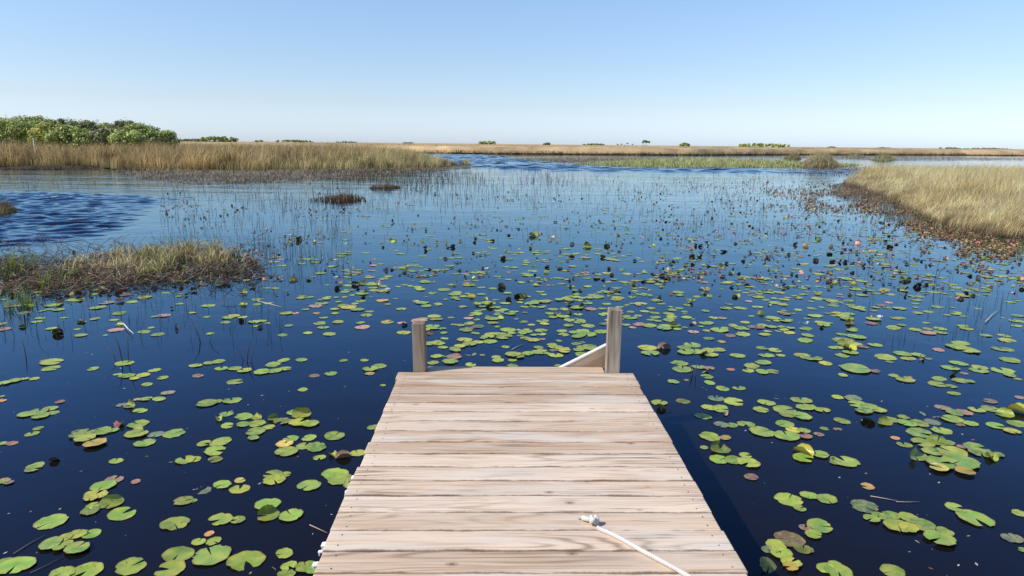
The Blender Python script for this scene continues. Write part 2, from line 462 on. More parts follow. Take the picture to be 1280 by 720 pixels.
# ------------------------------------------------------------------ grass
def blades(name, P, H, Wd, lean, cb, ct, label, cat, spread=.35, mat=None, colvar=.25, bend=1.0, clump=2.0, camp=.55):
    """P (n,2|3) base points; H heights; Wd widths; lean (n,2) horizontal lean fraction; cb, ct (n,3) base/tip colours"""
    n_ = len(P); P3 = np.zeros((n_, 3)); P3[:, :P.shape[1]] = P
    az = RNG.uniform(0, 2 * np.pi, n_); wdir = np.stack([np.cos(az), np.sin(az) * .5, np.zeros(n_)], 1)
    ld = RNG.normal(0, spread, (n_, 2)) + lean
    up = np.zeros((n_, 3)); up[:, 2] = 1
    L3 = np.zeros((n_, 3)); L3[:, :2] = ld
    Hc = H[:, None]; Wc = Wd[:, None]
    mid = P3 + up * Hc * .55 + L3 * Hc * .3
    tip = P3 + up * Hc * (1 - .25 * bend * np.clip(np.hypot(ld[:, 0], ld[:, 1]), 0, 1.6)[:, None]) + L3 * Hc * .95
    V = np.stack([P3 - wdir * Wc * .5, P3 + wdir * Wc * .5, mid - wdir * Wc * .42, mid + wdir * Wc * .42, tip], 1).reshape(-1, 3)
    cl = vnoise(P, clump, 91) + .6 * vnoise(P, clump * 2.7, 33)
    var = ((1 + RNG.normal(0, colvar, (n_, 1))) * (1 + camp * 1.6 * cl[:, None])).clip(.3, 1.9)
    cm = (cb * .45 + ct * .55)
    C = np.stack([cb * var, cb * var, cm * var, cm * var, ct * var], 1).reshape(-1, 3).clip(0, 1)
    b = np.arange(n_) * 5
    L = np.stack([b, b + 1, b + 3, b + 2, b + 2, b + 3, b + 4], 1).ravel()
    S = np.stack([np.arange(n_) * 7, np.arange(n_) * 7 + 4], 1).ravel()
    me = np_mesh(name, V, L, S, C)
    o = link_mesh(name, me, mat or M_GRASS)
    tag(o, label, cat, kind='stuff')
    return o

def sample_poly(poly, n_, dens=None):
    poly = [(p[0], p[1]) for p in poly]
    pa = np.array(poly); lo = pa.min(0); hi = pa.max(0); out = []
    tot = 0
    while tot < n_:
        c = RNG.uniform(lo, hi, (n_ * 2, 2))
        x, y = c[:, 0], c[:, 1]; ins = np.zeros(len(c), bool); j = len(pa) - 1
        for i in range(len(pa)):
            xi, yi = pa[i]; xj, yj = pa[j]
            ins ^= ((yi > y) != (yj > y)) & (x < (xj - xi) * (y - yi) / (yj - yi + 1e-12) + xi); j = i
        c = c[ins]
        if dens is not None: c = c[RNG.uniform(0, 1, len(c)) < dens(c)]
        out.append(c); tot += len(c)
    return np.concatenate(out)[:n_]

def vnoise(P, s, seed=0):
    return np.array([mnoise.noise(Vector((p[0] * s + seed, p[1] * s - seed, seed * .37))) for p in P])

def colmix(a, b, t):
    t = np.clip(t, 0, 1)[:, None]; return np.array(a) * (1 - t) + np.array(b) * t

def W2(pts): return [tuple(at(*q).xy) for q in pts]

def edge_dist(P, line):
    """distance of each point to a polyline (world)"""
    best = np.full(len(P), 1e9)
    for a, b in zip(line[:-1], line[1:]):
        a = np.array(a); b = np.array(b); ab = b - a
        t = np.clip(((P - a) @ ab) / (ab @ ab), 0, 1)
        best = np.minimum(best, np.hypot(*(P - a - t[:, None] * ab).T))
    return best

def ground_patch(name, poly, z, c, jit=.3, mat=None, n_=4):
    """flat peat sheet with a ragged outline"""
    pts = []
    for i in range(len(poly)):
        a = Vector(poly[i]); b = Vector(poly[(i + 1) % len(poly)]); k = max(2, min(60, int((b - a).length / .8)))
        for q in range(k):
            p = a.lerp(b, q / k); s = jit * mnoise.noise(Vector((p.x * 1.1, p.y * 1.1, 3)))
            pts.append((p.x + s, p.y + s, z))
    S_ = Soup(); S_.add(pts, [list(range(len(pts)))], c)
    me = S_.mesh(name)
    if me.polygons[0].normal.z < 0: me.flip_normals()
    return tag(link_mesh(name, me, mat or M_GROUND), kind='structure')

STRAW, TAN, OLIVE, BROWN, GREEN = (.46, .36, .20), (.40, .27, .145), (.19, .19, .075), (.17, .10, .055), (.22, .28, .08)

# --- left bank
LB_front = W2([(-420, 206), (-60, 208), (60, 208.5), (125, 208.5), (140, 212), (200, 213), (300, 214.5), (420, 212.5), (500, 211.5), (562, 208.5), (585, 204)])
LB_back = [(at(585, 204).x + .5, 64), (at(470, 192).x, 92), (at(470, 192).x - 10, 128), (-45, 150), (-170, 150), (-190, 80)]
LB = LB_front + LB_back
ground_patch('left_bank_ground', LB, .035, (.05, .035, .022), .6)
def left_bank():
    line = LB_front
    nA = 74000
    P = sample_poly(LB, nA, lambda c: np.exp(-edge_dist(c, line) / 9.0) * .93 + .07)
    d = edge_dist(P, line)
    px = np.array([proj((p[0], p[1], 0))[0] for p in P])
    nz = vnoise(P, .12, 3); n2 = vnoise(P, .5, 9); n3 = vnoise(P, .06, 21)
    H = 1.74 + .22 * nz + .12 * n2 - .45 * np.clip((px - 300) / 260, 0, 1) * np.clip(1 - d / 14, 0, 1)
    H *= np.clip(.40 + d / 6, 0, 1) * np.clip(1.0 - .28 * np.clip((px - 520) / 50, 0, 1), .5, 1)
    H *= RNG.normal(1, .10, nA)
    t = np.clip((px - 200) / 250, 0, 1)
    front = colmix(OLIVE, (.40, .38, .20), t * .8 + .5 * n2)
    front = front * (1 - np.clip(n3 * 1.5 - .1, 0, .5))[:, None] + np.array((.34, .40, .20)) * np.clip(n3 * 1.5 - .1, 0, .5)[:, None]
    cb = colmix(BROWN, front[0], 0 * d) * .0 + (np.array(BROWN) * .5 + front * .5)
    ct = colmix(TAN, (.30, .19, .10), .5 + n2 * 1.3)
    ct = ct * (1 - np.clip(t, 0, 1) * .55 * np.clip(1 - d / 10, 0, 1))[:, None] + np.array((.43, .40, .22)) * (np.clip(t, 0, 1) * .55 * np.clip(1 - d / 10, 0, 1))[:, None]
    lean = np.stack([np.full(nA, .12), np.zeros(nA)], 1)
    P = P.copy(); P[:, 1] += 1.6 * vnoise(P, .35, 40) ; lean[:, 0] += .35 * vnoise(P, .8, 50); H *= (1 + .26 * vnoise(P, 1.1, 60)) * (1 + .22 * vnoise(P, .28, 61))
    cb, ct = cb * np.array((1.55, 1.5, 1.2)), ct * np.array((1.75, 1.72, 1.4))
    blades('sawgrass', P, H, RNG.uniform(.02, .05, nA), lean, cb, ct,
           'tall brown and olive sawgrass covering the left bank', 'sawgrass', .22, clump=1.1, camp=.8)
left_bank()

# --- far marsh, beyond the channel to the horizon
FM_front = [(-400, 138), (at(380, 189.5).x, 139), (at(470, 188.5).x, 142), (at(560, 192).x, 136), (at(700, 192.8).x, 140), (at(860, 194).x, 146), (at(1000, 193.5).x, 176), (at(1150, 195).x, 190), (at(1300, 196.5).x, 205), (at(1600, 198).x, 225)]
FM = FM_front + [(1200, 2500), (-1500, 2500)]
def far_marsh():
    # canopy sheet: grass seen edge-on all the way to the horizon
    rows = []; S_ = Soup()
    ds = [0, 1.2, 6, 20, 60, 150, 400, 1200, 5000]; hs = [.25, 1.35, 1.55, 1.62, 1.66, 1.7, 1.75, 1.8, 1.9]
    fr = []
    for a, b in zip(FM_front[:-1], FM_front[1:]):
        for k in range(24):
            fr.append((a[0] + (b[0] - a[0]) * k / 24, a[1] + (b[1] - a[1]) * k / 24))
    V = []; C = []
    for dd, hh in zip(ds, hs):
        for (x, y) in fr:
            s = 1 + dd / y
            nn = mnoise.noise(Vector((x * .05, y * .05 + dd * .02, dd)))
            V.append((x * s, y * s + nn * min(4, dd), hh + .08 * nn))
            C.append(tuple(c * (1 + .3 * nn) for c in (.46, .33, .17)))
    m_ = len(fr); faces = []
    for i in range(len(ds) - 1):
        for k in range(m_ - 1): faces.append((i * m_ + k, i * m_ + k + 1, (i + 1) * m_ + k + 1, (i + 1) * m_ + k))
    S_.add(V, faces, C)
    tag(link_mesh('marsh_terrain', S_.mesh('marsh_terrain', True), M_CANOPY), kind='structure')
    nA = 60000
    seg = np.array(FM_front); t = RNG.uniform(0, len(seg) - 1.001, nA)
    # weight by what is in view
    t = RNG.uniform(.6, len(seg) - 1.3, nA); i = t.astype(int); f = (t - i)[:, None]
    B = seg[i] * (1 - f) + seg[i + 1] * f
    dd = RNG.exponential(9, nA) * (1 + 12 * (RNG.uniform(0, 1, nA) > .8)); dd = np.maximum(dd - .5, 0)
    P = B * (1 + dd / B[:, 1])[:, None]
    nz = vnoise(P, .05, 5); n2 = vnoise(P, .25, 8)
    H = (1.84 + .12 * nz + .10 * n2) * np.clip(.45 + dd / 9, 0, 1) * RNG.normal(1, .06, nA)
    H = np.minimum(H, 2.12 + .12 * RNG.uniform(0, 1, nA))
    cb = colmix((.28, .19, .10), (.36, .27, .13), .5 + n2); ct = colmix((.42, .28, .15), (.33, .24, .12), .5 + nz * 1.5)
    lean = np.stack([np.full(nA, .05), np.zeros(nA)], 1)
    blades('sawgrass', P, H, RNG.uniform(.06, .13, nA) * (P[:, 1] / 150), lean, cb * 1.6, ct * 1.85,
           'golden brown sawgrass prairie stretching to the horizon beyond the channel', 'sawgrass', .10, clump=.3, camp=.5)
far_marsh()

# --- right bank
RB_front = W2([(1052, 229), (1075, 236), (1100, 246), (1135, 262), (1165, 277), (1195, 288), (1230, 295), (1290, 298), (1420, 304)])
RB = RB_front + [tuple(at(1500, 262).xy), (32, 30), (40, 44), (at(1150, 228).x + 2, 44), tuple(at(1080, 226).xy)]
ground_patch('right_bank_ground', [(x + .35, y + .45) for x, y in RB], .03, (.17, .12, .065), .7)
def right_bank():
    nA = 85000
    P = sample_poly(RB, nA, lambda c: np.clip(.25 + np.exp(-(c[:, 1] - 15) / 8), 0, 1))
    d = edge_dist(P, RB_front)
    nz = vnoise(P, .18, 13); n2 = vnoise(P, .8, 4); n3 = vnoise(P, .35, 31)
    H = (1.12 + .16 * nz + .12 * n2) * np.clip(.25 + d / 3.4, 0, 1) * RNG.normal(1, .10, nA)
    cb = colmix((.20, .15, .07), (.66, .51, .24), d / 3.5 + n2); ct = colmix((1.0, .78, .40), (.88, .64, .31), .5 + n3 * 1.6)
    g = RNG.uniform(0, 1, nA) < .07 + .2 * np.clip(n3, 0, 1)
    ct[g] = (.50, .48, .22); cb[g] = (.28, .27, .11)
    lean = np.stack([np.full(nA, .42) + .2 * n2, np.full(nA, .05)], 1)
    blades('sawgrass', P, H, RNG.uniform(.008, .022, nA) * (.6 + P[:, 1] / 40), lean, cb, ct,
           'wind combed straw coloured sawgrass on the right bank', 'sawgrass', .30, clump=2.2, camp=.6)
right_bank()

FRW = [(x, y) for x, y in ((985, 236), (1052, 232), (1075, 237), (1100, 247), (1135, 263), (1165, 278), (1195, 289), (1230, 296), (1300, 300))]
# --- low islands and tufts
def tuft(name, poly_px, nA, h, cb, ct, label, wid=.03, spread=.25, lean=.1, cat='grass', hv=.25, zz=.02):
    P = sample_poly(W2(poly_px), nA)
    ring_ = [np.array(q) for q in W2(poly_px)]; ed = edge_dist(P, ring_ + ring_[:1]); ed = np.clip(ed / (ed.max() * .75), 0, 1)
    n2 = vnoise(P, .9, 17)
    dens = RNG.uniform(0, 1, nA)
    H = h * (.25 + .75 * ed) * (1 + .6 * n2) * RNG.normal(1, hv, nA).clip(.3, 1.6)
    c0 = colmix(cb, tuple(v * .7 for v in cb), .5 + n2); c1 = colmix(ct, tuple(v * .75 for v in ct), .5 + n2)
    return blades(name, P, H, RNG.uniform(.6, 1.4, nA) * wid, np.stack([np.full(nA, lean), np.zeros(nA)], 1), c0, c1, label, cat, spread)

tuft('green_sedge', [(715, 205), (790, 201.5), (880, 201), (980, 204), (1080, 206), (1060, 208.5), (960, 209.5), (880, 211), (800, 210), (750, 208)], 15000, .62,
     (.48, .46, .15), (.92, .84, .34), 'low bright green sedge strip standing in the far channel', .05, cat='sedge')
tuft('pale_sedge', [(610, 199.5), (700, 197.5), (900, 200), (960, 203), (800, 203.5), (680, 204)], 9000, .36,
     (.40, .33, .22), (.62, .50, .34), 'thin pinkish tan sedge scattered across the far shallow', .045, cat='sedge')
tuft('sedge_clump', [(1000, 209), (1008, 206), (1035, 205), (1049, 208), (1040, 210.5), (1012, 211)], 4200, 1.35,
     (.36, .29, .12), (.78, .60, .30), 'rounded tan clump of sawgrass standing alone in the far water', .05, .25, 0, 'grass clump', .18)
tuft('grass_clump', [(978, 199.3), (998, 198), (1002, 199.5), (985, 200.5)], 900, 1.0, (.32, .25, .11), (.60, .46, .22),
     'small brown grass tuft left of the rounded tan clump', .07, .2, 0, 'grass clump')
tuft('grass_clump', [(1088, 200.5), (1105, 199), (1122, 200), (1106, 202)], 1200, .95, (.34, .30, .12), (.62, .54, .24),
     'low olive grass tuft beyond the right bank', .07, .2, 0, 'grass clump')
tuft('grass_clump', [(1055, 196.5), (1080, 196), (1083, 197), (1060, 198)], 700, .8, (.34, .28, .12), (.62, .50, .25),
     'distant flat grass tuft behind the rounded tan clump', .08, .2, 0, 'grass clump')
tuft('brown_sedge', [(385, 251), (425, 247), (456, 247), (458, 252), (420, 254)], 520, .27, (.10, .05, .025), (.28, .14, .06),
     'short rust brown sedge patch in the open water left of centre', .02, .3, 0, 'sedge')
tuft('brown_sedge', [(462, 235), (500, 233), (500, 236), (465, 237)], 380, .26, (.12, .07, .04), (.30, .18, .10),
     'faint rust sedge strip just behind the larger rust patch', .02, .3, 0, 'sedge')
tuft('grass_clump', [(-30, 268), (0, 265), (19, 262), (22, 266), (0, 270)], 700, .34, (.14, .12, .05), (.33, .24, .13),
     'small grass tuft at the far left edge of the ruffled water', .015, .3, .1, 'grass clump')
tuft('marsh_stubble', [(1035, 232), (1070, 226), (1110, 240), (1140, 256), (1180, 276), (1235, 290), (1300, 294), (1300, 306), (1215, 302), (1160, 294), (1110, 276), (1075, 256), (1040, 244)], 4200, .26,
     (.22, .14, .085), (.58, .42, .26), 'thin straw and brown stubble fringing the right bank', .012, .6, .2, 'stubble', .5)
tuft('pale_sedge', [(860, 196.5), (1000, 195), (1290, 198), (1290, 200.5), (1120, 201.5), (980, 197.6)], 7000, .3,
     (.42, .34, .26), (.66, .54, .42), 'sparse lavender tan sedge across the far right shallows', .05, cat='sedge')
tuft('pale_sedge', [(470, 189), (560, 187), (640, 189.5), (740, 192), (640, 192.5), (540, 191.5)], 5000, .55,
     (.36, .28, .15), (.62, .48, .28), 'tan sedge bed where the channel narrows beyond the left bank', .06, cat='sedge')
tuft('pale_sedge', [(960, 212), (1060, 208), (1180, 213), (1090, 222), (980, 219)], 2600, .22,
     (.36, .28, .2), (.60, .46, .34), 'pinkish tan sedge specks left of the right bank tip', .03, cat='sedge')
# drowned stubble in front of the left bank
tuft('marsh_stubble', [(140, 210), (300, 214), (500, 210), (585, 207), (600, 209), (540, 215), (440, 224), (330, 229), (240, 231), (165, 222)], 12000, .22,
     (.30, .22, .14), (.62, .48, .32), 'grey brown drowned stubble in front of the left bank', .035, .6, 0, 'stubble', .5)
tuft('marsh_stubble', [(0, 209), (125, 209), (125, 212), (0, 212.5)], 1800, .2,
     (.13, .09, .06), (.28, .20, .13), 'dark drowned stubble along the foot of the left bank', .04, .5, 0, 'stubble', .5)

# --- floating grass mat at the left
def mat_left():
    poly = W2([(70, 344), (100, 328), (150, 318), (220, 313), (300, 318), (322, 328), (270, 337), (230, 334), (200, 344), (140, 352), (110, 345)])
    nA = 4300
    P = sample_poly(poly, nA)
    keep = vnoise(P, 2.2, 55) + .6 * vnoise(P, 6, 12) > -.12 - .25 * RNG.uniform(0, 1, nA); P = P[keep]; nA = len(P)
    n2 = vnoise(P, 1.3, 2); n3 = vnoise(P, 3, 6)
    n4 = vnoise(P, 6, 77); H = (.17 + .17 * n2 + .14 * n3 + .1 * n4) * RNG.normal(1, .42, nA).clip(.2, 2.1)
    cb = colmix((.18, .12, .06), (.30, .26, .09), .5 + n3)
    ct = colmix((.86, .64, .38), (.56, .52, .15), .22 + n3 * .8 + n2 * 1.6 + RNG.normal(0, .3, nA))
    blades('floating_grass', P, H, RNG.uniform(.006, .022, nA), np.zeros((nA, 2)), cb, ct,
           'mixed straw and green grass on the floating mat at left', 'grass', .55, clump=6, camp=.7, colvar=.4)
    # sparse green sprigs
    Q = np.array([tuple(at(x, y).xy) for x, y, k in
                  ((25, 338, 0), (27, 336, 0), (24, 334, 0), (57, 362, 0), (8, 345, 0), (60, 355, 0), (28, 380, 0), (22, 386, 0), (10, 350, 0)) for _ in range(22)])
    Q += RNG.normal(0, .10, Q.shape)
    blades('green_sprig', Q, RNG.uniform(.08, .36, len(Q)), RNG.uniform(.008, .02, len(Q)), np.zeros((len(Q), 2)),
           np.tile((.12, .16, .03), (len(Q), 1)), np.tile((.30, .36, .07), (len(Q), 1)), 'fresh green sprigs poking from the floating mat at far left', 'grass', .35)
mat_left()

# --- twigs, straws, floating fragments
def tube_pts(S_, pts, r, c, k=4):
    pts = [Vector(p) for p in pts]; V = []; F_ = []; U = []
    ln = 0
    for i, p in enumerate(pts):
        t = (pts[min(i + 1, len(pts) - 1)] - pts[max(i - 1, 0)]).normalized()
        a = t.cross(Vector((0, 0, 1)))
        if a.length < 1e-3: a = Vector((1, 0, 0))
        a.normalize(); b = t.cross(a)
        rr = r if isinstance(r, (int, float)) else r[i]
        if i: ln += (p - pts[i - 1]).length
        for q in range(k):
            th = 2 * math.pi * q / k
            V.append(tuple(p + (a * math.cos(th) + b * math.sin(th)) * rr)); U.append((ln, q / k))
    for i in range(len(pts) - 1):
        for q in range(k):
            F_.append((i * k + q, i * k + (q + 1) % k, (i + 1) * k + (q + 1) % k, (i + 1) * k + q))
    F_.append(tuple(reversed(range(k)))); F_.append(tuple(range((len(pts) - 1) * k, len(pts) * k)))
    S_.add(V, F_, c, U)

def rnd(a, b): return random.uniform(a, b)

def litter():
    S_ = Soup()
    def region(x0, x1, yf, n_, hmax, lmax, tones):
        for _ in range(n_):
            x = rnd(x0, x1); y = yf(x)
            p = at(x, y); a = rnd(0, 6.28); l = rnd(.05, lmax)
            z0 = rnd(.003, .03); z1 = z0 + rnd(0, hmax)
            q = p + Vector((math.cos(a) * l, math.sin(a) * l, 0)); mdl = p.lerp(q, .5)
            c = random.choice(tones); v = rnd(.6, 1.3)
            tube_pts(S_, [(p.x, p.y, z0), (mdl.x + rnd(-.02, .02), mdl.y, (z0 + z1) / 2 + rnd(0, .02)), (q.x, q.y, z1)], rnd(.001, .0032) * (p.y / 10 + .4), tuple(k * v for k in c), 3)
    tones = [(.22, .13, .08), (.33, .24, .16), (.10, .06, .04), (.42, .33, .24), (.15, .14, .05), (.07, .05, .04)]
    region(-40, 175, lambda x: rnd(322, 372 - max(0, x - 60) * .12), 1500, .12, .35, tones)
    region(60, 330, lambda x: 345 - abs(x - 150) * .04 + abs(random.gauss(0, 1)) * 12 - 5, 1100, .14, .3, tones)
    region(-40, 330, lambda x: rnd(300, 345), 500, .2, .35, tones)
    tag(link_mesh('plant_litter', S_.mesh('plant_litter'), M_LITTER), 'tangled dead stems and straw around the floating mat at left', 'plant debris', kind='stuff')
litter()

def flotsam():
    S_ = Soup()
    for _ in range(240):
        x, y = rnd(-20, 1300), rnd(330, 730)
        p = at(x, y); a = rnd(0, 6.28); l = rnd(.004, .016)
        c = random.choice([(.40, .30, .24), (.50, .40, .32), (.30, .10, .09), (.25, .25, .08), (.6, .55, .48)])
        V = [(p.x + math.cos(a + k * 1.57) * l * (1 if k % 2 else .4), p.y + math.sin(a + k * 1.57) * l * (1 if k % 2 else .4), .0015) for k in range(4)]
        S_.add(V, [(0, 1, 2, 3)], c)
    for _ in range(75):
        x, y = rnd(0, 1280), rnd(360, 715)
        p = at(x, y, -.006); a = rnd(0, 6.28); pts = []
        for k in range(6):
            pts.append((p.x, p.y, -.006 - .004 * math.sin(k))); a += rnd(-.45, .45); p = p + Vector((math.cos(a), math.sin(a), 0)) * rnd(.03, .09)
        tube_pts(S_, pts, rnd(.0012, .0026), random.choice([(.36, .28, .22), (.30, .14, .12), (.28, .26, .14)]), 3)
    tag(link_mesh('floating_scraps', S_.mesh('floating_scraps'), M_LITTER), 'tiny plant scraps and loose stems floating between the pads', 'plant debris', kind='stuff')
flotsam()

def reeds():
    S_ = Soup()
    def one(px, py, h, th, c, bent=.3):
        p = at(px, py); a = rnd(0, 6.28); l = abs(random.gauss(0, bent)) * h
        m1 = p + Vector((math.cos(a) * l * .3, math.sin(a) * l * .3, h * .6))
        tp = p + Vector((math.cos(a) * l, math.sin(a) * l, h * rnd(.7, 1)))
        if random.random() < .12: tp.z *= rnd(.2, .6)
        tube_pts(S_, [(p.x, p.y, -.05), tuple(m1), tuple(tp)], [th, th * .8, th * .4], c, 3)
    dark = [(.05, .035, .03), (.08, .06, .035), (.16, .11, .07), (.10, .12, .04), (.20, .13, .09)]
    def cloud(n_, fx, fy, h0, h1, keep=lambda x, y: True):
        k = 0
        while k < n_:
            x, y = fx(), fy()
            if not keep(x, y): continue
            k += 1
            d = at(x, y).y
            one(x, y, rnd(h0, h1), max(.0022, d * .00019) * rnd(.7, 1.3), tuple(v * rnd(.7, 1.3) for v in random.choice(dark)))
    clump = lambda x, y: mnoise.noise(Vector((x * .012, y * .05, 4))) > rnd(-.5, .45)
    cloud(1700, lambda: 320 + 420 * random.betavariate(1.6, 2.4), lambda: 214 + abs(random.gauss(0, 14)), .12, .42, lambda x, y: y < 262 and clump(x, y))
    cloud(1000, lambda: rnd(200, 440), lambda: rnd(235, 350), .08, .30, clump)
    cloud(1300, lambda: rnd(420, 960), lambda: 216 + abs(random.gauss(0, 40)), .05, .22, clump)
    cloud(140, lambda: rnd(0, 330), lambda: rnd(222, 236), .1, .3)
    cloud(500, lambda: rnd(850, 1120), lambda: rnd(215, 300), .06, .24, clump)
    cloud(160, lambda: rnd(1050, 1280), lambda: rnd(300, 430), .05, .28, clump)
    cloud(200, lambda: rnd(0, 380), lambda: rnd(345, 425), .05, .28, clump)
    cloud(150, lambda: rnd(570, 840), lambda: rnd(196, 214), .15, .45)
    tag(link_mesh('water_reed', S_.mesh('water_reed'), M_LITTER), 'thin dark reed stems pricking up through the open water', 'reeds', kind='stuff')
reeds()

# individual larger reeds and sticks
def reed_thing(px, py, stalks, label):
    base = at(px, py); S_ = Soup()
    for (dx, dy, h, ex, ey, r) in stalks:
        tube_pts(S_, [(dx, dy, -.05), (dx + ex * .4, dy + ey * .4, h * .6), (dx + ex, dy + ey, h)], [r, r * .85, r * .4], (.10, .065, .045), 5)
    o = link_mesh('dead_reed', S_.mesh('dead_reed'), M_LITTER, loc=base)
    tag(o, label, 'reed', 'dead reeds standing in the water')
reed_thing(154, 452, [(0, 0, .26, -.06, 0, .005), (.04, .01, .30, .01, .05, .004), (-.05, 0, .12, -.12, .05, .004)], 'dark broken reed standing over pads in the left water')
reed_thing(252, 428, [(0, 0, .20, -.10, .02, .005), (.05, .03, .14, .12, 0, .004)], 'forked dead reed left of the dock, below the floating mat')
reed_thing(33, 447, [(0, 0, .17, -.02, 0, .004)], 'single short reed near the left edge of the picture')
reed_thing(308, 452, [(0, 0, .20, .05, .03, .005), (.03, 0, .16, .1, 0, .004), (-.02, .03, .1, -.1, 0, .004)], 'tangled dark reed clump between the left pads and left post')
reed_thing(866, 470, [(0, 0, .10, -.03, 0, .006), (.02, 0, .13, .02, .02, .004)], 'short dead reed between pads right of the tall post')
reed_thing(1168, 352, [(0, 0, .42, .05, 0, .005), (.02, .02, .26, .16, 0, .004)], 'long pale reed rising from the far right water')

def stick(px1, py1, px2, py2, r, c, label, z=.006):
    a = at(px1, py1, z); b = at(px2, py2, z); S_ = Soup(); o0 = a.copy()
    m1 = (b - a) * .5 + Vector((rnd(-.01, .01), rnd(-.01, .01), 0))
    tube_pts(S_, [(0, 0, 0), tuple(m1), tuple(b - a)], [r, r * .9, r * .6], c, 5)
    tag(link_mesh('floating_stick', S_.mesh('floating_stick'), M_LITTER, loc=o0), label, 'stick', 'sticks and straws floating on the water')
stick(17, 692, 56, 669, .0022, (.30, .2, .17), 'thin straight brown stick floating in the bottom left corner')
stick(38, 716, 80, 695, .0016, (.2, .17, .15), 'faint grey stem floating below the stick in the bottom left corner')
stick(387, 656, 409, 666, .003, (.45, .32, .22), 'short tan stick floating beside the dock\'s left edge')
stick(155, 405, 167, 417, .006, (.75, .68, .6), 'bright broken straw leaning out of pads in the left water', .03)
stick(640, 437, 655, 430, .004, (.5, .45, .4), 'pale stem floating between pads just beyond the dock\'s end')
stick(1088, 620, 1122, 626, .003, (.42, .34, .28), 'long pale stem floating right of the orange leaf')
stick(1120, 627, 1150, 627, .0022, (.36, .30, .26), 'thin pale stem end floating right of the long stem')
stick(1232, 402, 1250, 386, .005, (.6, .5, .4), 'pale straw leaning on the water at the right side', .02)
stick(322, 376, 352, 384, .006, (.55, .45, .36), 'pale bent stem floating left of the short post')

# ------------------------------------------------------------------ dock
dock = empty('wooden_dock', (0, 4.0, 0))
tag(dock, 'sun bleached plank dock with two square posts at its end', 'dock')
XL, XR, YE, PIT = -.690, .936, 4.548, .1425
def dloc(x, y, z): return (x, y - 4.0, z)
NP_ = 36
for i in range(NP_):
    yc = YE - PIT * (i + .5)
    l = XL + rnd(-.008, .008) - (.014 if i == 0 else 0); r = XR + rnd(-.007, .007)
    bm = bmesh.new(); wdt = PIT - rnd(.0025, .0050)
    box_bm(bm, (0, 0, 0), (r - l, wdt, .036), None, .005, 3)
    # gentle unevenness along the board
    geo = [e for e in bm.edges if abs(e.verts[0].co.x - e.verts[1].co.x) > .5]
    bmesh.ops.subdivide_edges(bm, edges=geo, cuts=30, use_grid_fill=False)
    sd_ = rnd(0, 99)
    for v in bm.verts:
        k = mnoise.noise(Vector((v.co.x * 1.8, sd_, 0))) ; k2 = mnoise.noise(Vector((v.co.x * 7, sd_, 5)))
        v.co.z += .0022 * k + (.0015 * k2 if abs(v.co.y) > .05 else 0)
        v.co.y += math.copysign(.0010, v.co.y) * mnoise.noise(Vector((v.co.x * 5, sd_ + 9, math.copysign(3, v.co.y))))
    p = bm_obj('plank', bm, M_PLANK, dock, dloc((l + r) / 2, yc, DECK - .018 + rnd(-.0015, .0015)), (R(rnd(-.5, .5)), 0, R(rnd(-.08, .08))), True)
    me = p.data
    me.set_sharp_from_angle(angle=R(50)) if hasattr(me, 'set_sharp_from_angle') else None
    if i < 17:
        for nx in (l + .055, r - .055):
            for ny in (-.035, .035):
                bm = bmesh.new(); bmesh.ops.create_cone(bm, cap_ends=True, segments=10, radius1=.0028, radius2=.0025, depth=.003)
                bm_obj('nail', bm, M_NAIL, p, (nx - (l + r) / 2 + rnd(-.008, .008), ny + rnd(-.008, .008), .0185))
# end board between the posts with its slanting left cut
PL0, PL1, PR0, PR1 = -.594, -.507, .752, .843
def prism(name, pts, z0, z1, mat, loc, bevel=.004):
    bm = bmesh.new(); lo = [bm.verts.new((x, y, z0)) for x, y in pts]; hi = [bm.verts.new((x, y, z1)) for x, y in pts]
    bm.faces.new(list(reversed(lo))); bm.faces.new(hi)
    for k in range(len(pts)): bm.faces.new((lo[k], lo[(k + 1) % len(pts)], hi[(k + 1) % len(pts)], hi[k]))
    bmesh.ops.recalc_face_normals(bm, faces=bm.faces)
    bmesh.ops.bevel(bm, geom=list(bm.edges), offset=bevel, segments=2, affect='EDGES')
    return bm_obj(name, bm, mat, dock, loc)
eb = prism('end_board', [(-.63, -.064), (.625, -.064), (.625, .067), (-.63, .067)], -.018, .018, M_PLANK, dloc(.12, YE + .068, DECK - .020))
for (x0, x1, h, zz) in ((PL0, PL1, .348, 0), (PR0, PR1, .452, 1)):
    bm = bmesh.new(); hh = h + DECK + .8
    box_bm(bm, (0, 0, 0), (x1 - x0, .089, hh), None, .005, 2)
    po = bm_obj('post', bm, M_POST, dock, dloc((x0 + x1) / 2, YE + .003 + .0445, DECK + h - hh / 2), (R(.4), R(-.5 if not zz else .4), 0))
    po['label'] = 'shorter left end post' if not zz else 'taller right end post'
# diagonal brace behind the end board: a plank on edge that falls to the left
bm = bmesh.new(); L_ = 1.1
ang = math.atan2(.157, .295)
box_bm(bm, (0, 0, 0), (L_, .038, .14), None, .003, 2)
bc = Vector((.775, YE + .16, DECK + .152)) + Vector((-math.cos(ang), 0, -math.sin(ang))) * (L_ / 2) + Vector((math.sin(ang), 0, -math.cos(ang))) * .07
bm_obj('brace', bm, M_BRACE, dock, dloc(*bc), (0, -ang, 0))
bm = bmesh.new(); box_bm(bm, (0, 0, 0), (L_, .040, .012), None, .002, 2)  # added strip: the sunlit top of the brace, its brightness put into colour
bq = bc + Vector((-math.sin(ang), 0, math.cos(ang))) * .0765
bm_obj('brace_sunlit_edge', bm, M_PALE, dock, dloc(*bq), (0, -ang, 0))
